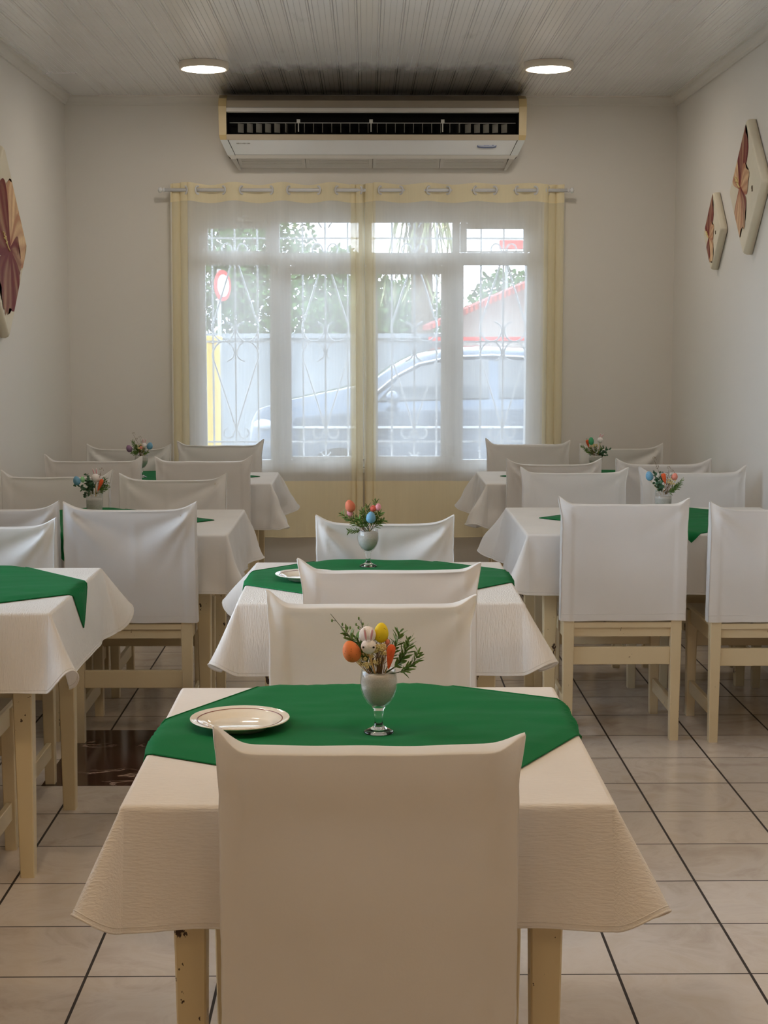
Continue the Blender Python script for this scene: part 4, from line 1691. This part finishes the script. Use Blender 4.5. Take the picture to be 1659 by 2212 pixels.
# nearest goblet
g = goblet('goblet with orange and yellow eggs, rabbit and carrot on the nearest table', (.024, 2.925, ZT + H))
egg(g, 'orange', (-.052, -.006, .036), R(-22), (.0172, .0215))
egg(g, 'yellow', (.005, .006, .070), R(2), (.0140, .0195))
rabbit(g, (-.0195, -.012, .047))
carrot(g, (.022, -.012, .027), R(8))
egg(g, 'coral', (.017, .004, .052), 0, (.0045, .006))
dried_flowers(g, (.004, -.006, .040), (.010, .006, .009), 16, 3)
dried_flowers(g, (-.025, 0, .020), (.013, .006, .014), 18, 5)
dried_flowers(g, (-.004, 0, .012), (.008, .005, .012), 8, 6)
sprig(g, (-.01, 0, -.01), (-.092, 0, .108), (.012, 0, -.010), 'buds', 1)
sprig(g, (-.01, .003, -.01), (-.062, .01, .070), (.004, 0, .0), 'narrow', 2)
sprig(g, (-.005, .004, -.01), (-.034, .014, .095), (-.004, 0, .0), 'buds', 3)
sprig(g, (-.01, .0, -.01), (-.045, .02, .060), (0, 0, .0), 'narrow', 21)
sprig(g, (.01, .003, -.01), (.058, .0, .058), (.006, 0, -.01), 'narrow', 4)
sprig(g, (.01, .006, -.01), (.040, .012, .070), (.004, 0, .0), 'narrow', 5)
sprig(g, (.012, 0, -.01), (.076, -.004, .032), (.010, 0, -.010), 'narrow', 6)
sprig(g, (.01, .012, -.01), (.058, .014, .042), (.006, 0, -.006), 'narrow', 7)
for k in range(4):
    sprig(g, (-.01 + .006 * k, .005, -.015), (-.012 + .009 * k, .006, .045), (.001, 0, 0), 'twig', 60 + k)

g = goblet('goblet with rust and blue eggs and bushy greenery on the second middle table', (.007, 5.08, ZT + H))
egg(g, 'rust', (-.059, -.004, .077), R(-18), (.0165, .021))
egg(g, 'pink', (-.060, .004, .055), R(-10), (.010, .014))
egg(g, 'blue', (.009, -.020, .041), R(4), (.0155, .0195))
egg(g, 'red', (.017, .006, .068), R(0), (.011, .011))
egg(g, 'pink', (.033, .006, .072), R(10), (.010, .013))
for k, (p1, sd_) in enumerate((((-.088, 0, .050), 1), ((-.05, .01, .040), 2), ((-.02, .0, .062), 3), ((-.062, -.01, -.006), 4), ((.052, 0, .028), 5), ((.040, .0, .052), 6), ((.026, .01, .092), 7), ((-.03, -.01, .035), 8), ((.0, .01, .075), 9), ((-.035, .0, .02), 10), ((.02, 0, .045), 12), ((-.01, -.012, .03), 13))):
    sprig(g, (.0 + .004 * (k % 3 - 1), 0, -.01), p1, (.004 * (1 if p1[0] > 0 else -1), 0, .004), 'narrow', 30 + sd_)
dried_flowers(g, (-.03, 0, .028), (.012, .006, .01), 8, 9)

g = goblet('goblet with rabbit, blue egg and carrot on the second left table', (-1.108, 6.32, ZT + H), 'tumbler')
egg(g, 'blue', (-.070, 0, .045), R(-15), (.015, .019))
egg(g, 'mint', (-.046, 0, .050), R(-8), (.009, .013))
rabbit(g, (.006, .004, .055), .018, R(-10), back=False, turned=True)
carrot(g, (.026, -.012, .028), R(22), .056)
for k, p1 in enumerate(((-.078, 0, .028), (-.034, 0, .075), (-.04, 0, .035), (-.02, -.01, .058), (-.05, -.01, .012), (-.046, 0, -.018), (-.02, -.012, .03), (0, -.01, .04), (-.03, .01, .05))):
    sprig(g, (-.004, 0, -.01), p1, (0, 0, .006), 'round', 80 + k)
for k, p1 in enumerate(((.055, 0, .02), (.046, 0, .052), (.05, .005, .036))):
    sprig(g, (.006, 0, -.01), p1, (0, 0, -.004), 'narrow', 90 + k)
sprig(g, (.006, 0, -.01), (.03, 0, .085), (0, 0, 0), 'twig', 95)

g = goblet('goblet with purple and blue eggs on the rear left table', (-1.20, 8.30, ZT + H))
egg(g, 'purple', (-.064, 0, .031), R(-25), (.016, .020))
egg(g, 'blue', (.046, 0, .045), R(12), (.016, .020))
rabbit(g, (.016, 0, .048), .014, R(5), back=False, turned=True)
egg(g, 'coral', (0, -.010, .036), 0, (.009, .010))
dried_flowers(g, (0, -.012, .040), (.018, .006, .014), 12, 19)
for k, p1 in enumerate(((-.044, 0, .068), (-.03, 0, .045), (-.04, 0, .03), (-.012, 0, .04), (-.05, .004, .012), (.018, 0, .03), (0, 0, .05), (.035, 0, .015))):
    sprig(g, (0, 0, -.01), p1, (-.003, 0, 0), 'narrow', 100 + k)
sprig(g, (0, 0, -.01), (-.040, 0, .105), (.008, 0, 0), 'twig', 111)
sprig(g, (0, 0, -.01), (-.006, 0, .085), (.012, 0, 0), 'twig', 112)

g = goblet('wide glass with blue and coral eggs and carrot on the second right table', (1.226, 6.36, ZT + H), 'tumbler')
egg(g, 'blue', (-.059, 0, .058), R(-15), (.0155, .020))
egg(g, 'coral', (.045, 0, .055), R(15), (.013, .0155))
carrot(g, (0, -.012, .048), R(-14), .048, .010)
for k, p1 in enumerate(((-.045, 0, .08), (-.03, 0, .055), (-.04, 0, .03), (-.028, 0, .012), (-.012, 0, .078), (-.02, -.01, .04))):
    sprig(g, (-.004, 0, -.01), p1, (0, 0, .003), 'round', 120 + k)
for k, p1 in enumerate(((.078, 0, .04), (.066, 0, .022), (.055, .004, .012))):
    sprig(g, (.004, 0, -.01), p1, (0, 0, -.008), 'narrow', 130 + k)
for k, p1 in enumerate(((-.041, 0, .124), (.02, 0, .085), (.035, 0, .07), (.03, 0, .045), (.012, 0, .06))):
    sprig(g, (0, 0, -.01), p1, (.006, 0, 0), 'twig', 140 + k)
dried_flowers(g, (.028, -.004, .036), (.018, .006, .014), 14, 29)

g = goblet('goblet with green egg, carrot and rabbit head on the rear right table', (1.232, 8.30, ZT + H))
carrot(g, (-.043, 0, .056), R(-14), .044, .009)
egg(g, 'green', (-.026, -.006, .070), R(-3), (.0145, .021))
rabbit(g, (.023, 0, .074), .0155, R(28), back=False, turned=True)
dried_flowers(g, (-.01, -.006, .045), (.022, .006, .008), 12, 39)
for k, p1 in enumerate(((-.075, 0, .042), (-.05, 0, .02), (-.03, 0, .03), (.0, 0, .036), (.03, 0, .035), (.06, 0, .03), (.075, 0, .028), (.055, 0, .01), (.045, 0, .045), (.06, .004, -.004))):
    sprig(g, (0, 0, -.01), p1, (0, 0, -.004), 'narrow' if k < 5 else 'round', 150 + k)


# ------------------------------------------------------------------ pictures on the side walls
def picture(label, side, y, z, d, th, petals, tilt=0.0):
    """diamond canvas; side=+1 hangs on the right wall. Local: u along the wall (towards the window = -u on the right wall), v up."""
    x = XR if side > 0 else XL
    t = thing('flower_picture', label, 'picture', (x, y, z), group='hibiscus canvases on the side walls')
    Mu = Vector((0, -1, 0)) if side > 0 else Vector((0, 1, 0))     # +u = to the right as one looks at the wall
    Nn = Vector((-1, 0, 0)) if side > 0 else Vector((1, 0, 0))

    def P(u, v, n):
        return Mu * (u * d) + Vector((0, 0, v * d)) + Nn * n
    bm = bmesh.new()
    # rounded-corner diamond outline
    out = []
    for k in range(4):
        a = pi / 2 * k
        for j in range(-3, 4):
            aa = a + j * .19
            c = (cos(a) * .91, sin(a) * .91)
            out.append((c[0] + .09 * cos(aa) * .75, c[1] + .09 * sin(aa) * .75))
    rings = [(1.0, .004), (1.0, th * .55), (.985, th * .85), (.955, th)]
    vr = [[bm.verts.new(P(u * s_, v * s_, n)) for u, v in out] for s_, n in rings]
    m_ = len(out)
    for q in range(len(rings) - 1):
        for i in range(m_):
            f = bm.faces.new((vr[q][i], vr[q][(i + 1) % m_], vr[q + 1][(i + 1) % m_], vr[q + 1][i]))
            f.smooth = True
    bm.faces.new(vr[-1])
    bm.faces.new(vr[0][::-1])
    bmesh.ops.recalc_face_normals(bm, faces=bm.faces[:])
    me = bpy.data.meshes.new('canvas')
    bm.to_mesh(me); bm.free()
    me.materials.append(M['canvas'])
    obj('canvas', me, t)

    def clip(u, v, lim=.93):
        s_ = abs(u) + abs(v)
        if s_ > lim:
            u, v = u * lim / s_, v * lim / s_
        return u, v
    for k, (cu, cv, ang, ln, wd, tone) in enumerate(petals):
        nr, na = 14, 17
        vs, fs, cs = [], [], []
        for i in range(nr + 1):
            r_ = i / nr
            for j in range(na):
                s_ = (j / (na - 1)) * 2 - 1
                edge = 1 + .05 * sin(s_ * 14 + k) * r_
                w = wd * 2.1 * (sin(pi * min(1, r_ * .90 + .05)) ** .6) * (.30 + .70 * r_)
                rr = ln * 1.12 * r_ * (1 - .22 * s_ * s_ * r_) * edge
                bend = .10 * sin(k * 2.1) * r_ * r_ * ln
                u = cu + cos(ang) * rr - sin(ang) * (w * s_ + bend)
                v = cv + sin(ang) * rr + cos(ang) * (w * s_ + bend)
                u, v = clip(u, v)
                vs.append(P(u, v, th + .0012 + .0002 * k))
                st = .5 + .5 * sin(s_ * 11 + sin(r_ * 5 + k) * 1.2)
                mixv = max(0, min(1, .22 + tone * .72 - r_ * .1 + .35 * (abs(s_) - .4) + (st - .5) * .45 * (1 - tone * .4)))
                if r_ < .25:
                    mixv = min(1, mixv + (.25 - r_) * 1.6)
                lo, hi = lin(236, 205, 160), (lin(112, 14, 26) if tone > .5 else lin(150, 58, 40))
                cs.append(tuple(lo[q] * (1 - mixv) + hi[q] * mixv for q in range(3)))
        for i in range(nr):
            for j in range(na - 1):
                a = i * na + j
                fs.append((a, a + 1, a + na + 1, a + na))
        me = bpy.data.meshes.new('painted_petal')
        me.from_pydata([tuple(q) for q in vs], [], fs)
        ca = me.color_attributes.new('paint', 'FLOAT_COLOR', 'POINT')
        for q, c in enumerate(cs):
            ca.data[q].color = (*c, 1)
        me.materials.append(M['paint'])
        obj('painted_petal', me, t)
    b = MB()
    cu, cv = petals[0][0], petals[0][1]
    pts = [P(*clip(cu + .3 * q * cos(2.6) - .02 * sin(q * 6), cv + .3 * q * sin(2.6)), th + .003) for q in [i / 8 for i in range(9)]]
    b.tube(pts, .004, 6)
    for q in range(10):
        f = .5 + q * .05
        b.ball(P(*clip(cu + .33 * f * cos(2.6) + .02 * cos(q * 2.4), cv + .33 * f * sin(2.6) + .03 * sin(q * 2.4)), th + .004), .004, .004, .004, 6)
    b.build('painted_stamen', M['flower_dry'], t)
    b = MB()
    pts = [P(.42 + .012 * q, -.06 + .05 * sin(q * 2.1), th + .0012) for q in range(6)]
    b.tube(smooth_pts(pts, 3), .0012, 4)
    b.build('signature', M['ink'], t)
    return t


D2 = lambda a: R(a)
picture('larger diamond canvas with painted red hibiscus on the right wall', 1, 7.50, 2.245, .325, .045,
        [(-.28, .02, D2(128), .58, .20, .35), (-.28, .02, D2(78), .95, .24, 1.0), (-.28, .02, D2(22), .50, .17, .45), (-.28, .02, D2(-62), .62, .17, .75), (-.28, .02, D2(-98), .72, .20, .4)])
picture('smaller diamond canvas with painted red hibiscus on the right wall', 1, 8.215, 2.085, .205, .040,
        [(-.30, -.15, D2(112), .85, .26, 1.0), (-.30, -.15, D2(72), 1.05, .22, 1.0), (-.30, -.15, D2(30), .55, .18, .5), (-.30, -.15, D2(-50), .75, .20, .2), (-.30, -.15, D2(-100), .62, .18, 1.0)])
picture('large diamond canvas with painted crimson hibiscus on the left wall', -1, 7.62, 1.99, .47, .045,
        [(.10, -.08, D2(100), .62, .20, .35), (.10, -.08, D2(62), .78, .22, .25), (.10, -.08, D2(18), .80, .20, .3), (.10, -.08, D2(140), .8, .30, 1.0), (.10, -.08, D2(-20), .48, .18, .9), (.10, -.08, D2(-62), .62, .20, 1.0), (.10, -.08, D2(-115), .62, .30, 1.0)])

# ------------------------------------------------------------------ outside
b = MB(); b.box(-40, 40, YB + .5, 60, -.16, -.02)
b.build('ground', M['asphalt'], kind='structure')
b = MB(); b.box(-30, XL - .125, YF - 10, YB + .45, -.16, -.02)
b.build('ground', M['kerb'], kind='structure')
b = MB(); b.box(-30, 30, 16.2, 19.9, -.02, .08)
b.build('pavement', M['kerb'], kind='structure')
b = MB()
b.box(-14, 14, 20.0, 20.2, 0, 1.50)
b.box(-14, 14, 19.94, 20.26, 1.50, 1.56)
b.build('boundary_wall', M['boundary'], label='pale weathered boundary wall across the street behind the car', cat='garden wall')
b = MB()
b.box(-1.06, -.985, 10.42, 10.58, -.02, 1.50, bev=.01)
b.box(-1.075, -.97, 10.40, 10.60, 1.50, 1.54, bev=.01)
b.build('gate_post', M['yellow'], label='yellow painted post outside the left window pane', cat='post')
# light lamppost / sign pole near the left pane
rs = thing('road_sign', 'round red and white road sign on a pole, outside the left pane', 'road sign', (-1.52, 16.3, 0), R(64))
b = MB(); b.tube([(0, 0, .08), (0, 0, 2.22)], .022, 10); b.build('pole', M['kerb'], rs)
MS = Matrix.Translation((0, -.035, 2.05)) @ Matrix.Rotation(R(90), 4, 'X')
b = MB()
b.lathe([(.0005, 0), (.16, 0), (.16, .012), (.0005, .012)], 32, 0, MS, smooth=False)
b.lathe([(.0005, .013), (.115, .013), (.115, .016), (.0005, .016)], 32, 1, MS, smooth=False)
b.build('sign_plate', [M['redpaint'], M['frame']], rs)


def tree(label, x, y, h, r, n, seed, zlow, mat='foliage', rz=None):
    rnd = random.Random(seed)
    t = thing('tree', label, 'tree', (x, y, 0), group='trees across the street')
    b = MB(); b.tube([(0, 0, -.02), (.05, 0, h * .3), (-.03, .05, h * .6), (0, 0, h * .9)], .13, 8, r1=.04)
    for k in range(5):
        a = k * 1.3
        b.tube([(0, 0, h * .4), (r * .5 * cos(a), r * .5 * sin(a), h * .65)], .05, 6, r1=.02)
    b.build('trunk', M['bark'], t)
    b = MB()
    for k in range(int(n * 1.9)):
        u, v, w_ = rnd.gauss(0, .5), rnd.gauss(0, .5), rnd.gauss(0, .5)
        l_ = hypot(hypot(u, v), w_)
        if l_ > 1:
            u, v, w_ = u / l_, v / l_, w_ / l_
        zc, zr = (h + zlow) / 2, (h - zlow) / 2
        p = Vector((u * r, v * r * .7, zc + w_ * zr))
        leaf_blade(b, p, Vector((rnd.uniform(-1, 1), rnd.uniform(-1, 1), rnd.uniform(-1, .6))), rnd.uniform(.07, .13), rnd.uniform(.045, .07), rnd.uniform(0, 3))
    b.build('crown', M[mat], t)


tree('broad green tree beyond the wall, left part of the window', -1.95, 24.5, 4.6, 1.15, 4200, 1, .7)
tree('rounded green tree behind the left middle pane', -.35, 22.2, 2.75, .85, 2600, 2, .6)
tree('low green tree behind the middle of the window', .55, 24.6, 2.40, .75, 2000, 3, .6)
tree('dense green tree behind the right pane', 2.25, 24.6, 2.55, .72, 2600, 4, .6)
tree('low bushy tree at the far left', -3.6, 22.2, 3.3, 1.0, 1800, 5, .5)
tree('leafy tree further back at the right', 4.0, 25.0, 3.6, 1.1, 2000, 6, .6)
# palm with drooping old fronds
pm = thing('palm_tree', 'palm tree with drooping dry fronds behind the right middle transom', 'palm tree', (.75, 21.4, 0))
b = MB(); b.tube([(0, 0, -.02), (.03, 0, 1.5), (0, 0, 3.3)], .17, 10, r1=.14); b.build('trunk', M['bark'], pm)
rnd = random.Random(5)
b = MB()
for k in range(15):
    a = k * 2.4
    top = Vector((0, 0, 3.35))
    rr = rnd.uniform(.28, .62)
    pts = [top + Vector((rr * cos(a) * t, rr * sin(a) * t, .35 * sin(pi * t * .8) - 1.25 * t * t)) for t in [i / 8 for i in range(9)]]
    b.tube(pts, .012, 4)
    for i in range(2, 9):
        for s_ in (-1, 1):
            for q in range(1):
                leaf_blade(b, pts[i], Vector((.25 * cos(a + s_ * 1.2), .25 * sin(a + s_ * 1.2), -1)), rnd.uniform(.28, .45), .03, rnd.uniform(0, 3))
b.build('fronds', M['palmleaf'], pm)
# house with a sloping red roof on the right
hs = thing('house', 'low house with sloping red tile roof behind the car, right pane', 'house', (0, 0, 0))
b = MB(); b.box(1.0, 5.2, 18.0, 19.6, -.02, 1.46); b.build('house_wall', M['housewall'], hs)
b = MB()
b.add([(.72, 17.4, 1.60), (3.4, 17.4, 2.75), (3.4, 19.8, 2.75), (.72, 19.8, 1.60), (.72, 17.4, 1.66), (3.4, 17.4, 2.83), (3.4, 19.8, 2.83), (.72, 19.8, 1.66)],
      [(0, 1, 5, 4), (1, 2, 6, 5), (2, 3, 7, 6), (3, 0, 4, 7), (4, 5, 6, 7), (3, 2, 1, 0)])
b.add([(3.4, 17.4, 2.75), (6.0, 17.4, 1.60), (6.0, 19.8, 1.60), (3.4, 19.8, 2.75), (3.4, 17.4, 2.83), (6.0, 17.4, 1.66), (6.0, 19.8, 1.66), (3.4, 19.8, 2.83)],
      [(0, 1, 5, 4), (1, 2, 6, 5), (2, 3, 7, 6), (3, 0, 4, 7), (4, 5, 6, 7), (3, 2, 1, 0)])
b.build('roof', M['roof'], hs)
b = MB()
b.add([(1.0, 18.0, 1.46), (5.2, 18.0, 1.46), (3.4, 18.0, 2.72), (1.0, 18.02, 1.72)], [(0, 1, 2, 3)])
b.build('gable', M['housewall'], hs)
b = MB(); b.box(.70, 5.4, 17.30, 17.42, 1.46, 1.52); b.build('fascia_board', M['redpaint'], hs)
# red board high behind on the right
sg = thing('red_signboard', 'red signboard high on posts outside the right transom', 'signboard', (2.12, 21.4, 0))
b = MB(); b.box(-.30, .30, -.04, .04, 2.70, 2.82, bev=.01); b.build('board', M['redpaint'], sg)
for s_ in (-.2, .2):
    b = MB(); b.tube([(s_, 0, -.02), (s_, 0, 2.70)], .02, 8); b.build('post', M['kerb'], sg)

# parked car
car = thing('parked_car', 'dark blue grey parked car seen side-on through the window', 'car', (0, 12.8, 0))


def interp(pts, x):
    for (a, b_) in zip(pts, pts[1:]):
        if a[0] <= x <= b_[0]:
            t = (x - a[0]) / (b_[0] - a[0])
            t2 = t
            return a[1] + (b_[1] - a[1]) * t2
    return pts[-1][1] if x > pts[-1][0] else pts[0][1]


W2 = .85
CY = W2
roofl = [(-.98, .74), (-.95, .86), (-.90, .93), (-.72, .995), (-.34, 1.075), (.02, 1.15), (.23, 1.30), (.42, 1.385), (.65, 1.432), (1.02, 1.450), (1.45, 1.43), (1.9, 1.36), (2.35, 1.22), (2.75, 1.08), (3.15, 1.04), (3.30, .98), (3.36, .80)]
belt = [(-.98, .70), (-.95, .80), (-.90, .87), (-.72, .925), (-.34, .965), (.02, .985), (.6, 1.0), (1.4, 1.01), (2.35, 1.03), (3.15, .99), (3.36, .78)]
body = MB()
rows = []
xs = [-.98, -.965, -.94, -.90, -.84, -.72, -.55, -.34, -.16, .0] + [.1 * k for k in range(1, 34)] + [3.33, 3.36]
for x in xs:
    zb_, zr_ = interp(belt, x), interp(roofl, x)
    pw = W2 * (1 - .22 * max(0, (-.55 - x) / .43) ** 2 - .15 * max(0, (x - 2.9) / .46) ** 2)
    row = []
    h_ = zr_ - zb_
    sec = [(-pw * .97, .24), (-pw, .45), (-pw * 1.0, .62), (-pw * .985, zb_ - .10), (-pw * .955, zb_ - .02), (-pw * .93, zb_), (-pw * (.93 - .32 * min(1, h_ * .9)), zb_ + h_ * .85), (-pw * (.80 - .35 * min(1, h_ * .9)), zb_ + h_ * .97), (-pw * .3, zb_ + h_), (0, zb_ + h_)]
    sec = sec + [(-u, z) for u, z in sec[::-1][1:]]
    for u, z in sec:
        row.append((x, CY + u, z))
    rows.append(row)
body.grid(rows)
body.add([rows[0][i] for i in range(len(rows[0]))], [tuple(range(len(rows[0])))])
body.add([rows[-1][i] for i in range(len(rows[0]))], [tuple(range(len(rows[0])))[::-1]])
body.build('body', M['carpaint'], car)


def side_panel(pts, mat, name, out=.012, wire=False, label=None):
    """pts: (x, fraction up the glasshouse) placed on the near flank"""
    b = MB()
    V = []
    for x, f in pts:
        zb_, zr_ = interp(belt, x), interp(roofl, x)
        h_ = zr_ - zb_
        u0, u1 = W2 * .93, W2 * (.93 - .32 * min(1, h_ * .9))
        z = zb_ + h_ * .85 * f
        V.append((x, CY - (u0 + (u1 - u0) * f) - out, z))
    if wire:
        b.tube(V, .011, 6)
    else:
        n = len(V)
        b.add(V + [(x, y + .02, z) for x, y, z in V], [tuple(range(n)), tuple(range(n, 2 * n))[::-1]] + [(i, (i + 1) % n, n + (i + 1) % n, n + i) for i in range(n)])
    b.build(name, mat, car, label)


side_panel([(.10, .08), (1.02, .06), (1.02, .90), (.70, .90), (.46, .86), (.28, .72)], M['carglass'], 'side_window')
side_panel([(1.10, .06), (1.95, .06), (2.2, .35), (1.9, .82), (1.5, .9), (1.10, .9)], M['carglass'], 'side_window')
side_panel([(.02, .25), (.25, .80), (.44, .93), (.70, .98), (1.05, .99), (1.5, .97), (1.9, .92), (2.25, .6)], M['chrome'], 'window_trim', .012, True)
b = MB()
b.box(-.60, 2.7, -.012, .004, .78, .80)
b.build('door_moulding', M['chrome'], car)
for wx in (-.22, 2.45):
    b = MB()
    mt = Matrix.Translation((wx, .06, .31)) @ Matrix.Rotation(R(90), 4, 'X')
    b.lathe([(.0005, .07), (.20, .07), (.21, .06), (.31, .06), (.33, .03), (.33, -.12), (.0005, -.12)], 32, 0, mt)
    w = b.build('wheel', M['tyre'], car)
    b = MB(); b.lathe([(.0005, .085), (.05, .085), (.17, .075), (.195, .09), (.205, .072)], 24, 0, mt)
    b.build('hubcap', M['chrome'], w)
b = MB(); b.ball((-.83, .16, .80), .11, .12, .055, 14); b.build('headlamp', M['headlamp'], car)
b = MB(); b.ball((.22, -.10, 1.04), .06, .09, .055, 12); b.tube([(.25, .05, 1.02), (.22, -.06, 1.03)], .02, 6); b.build('wing_mirror', M['carpaint'], car)
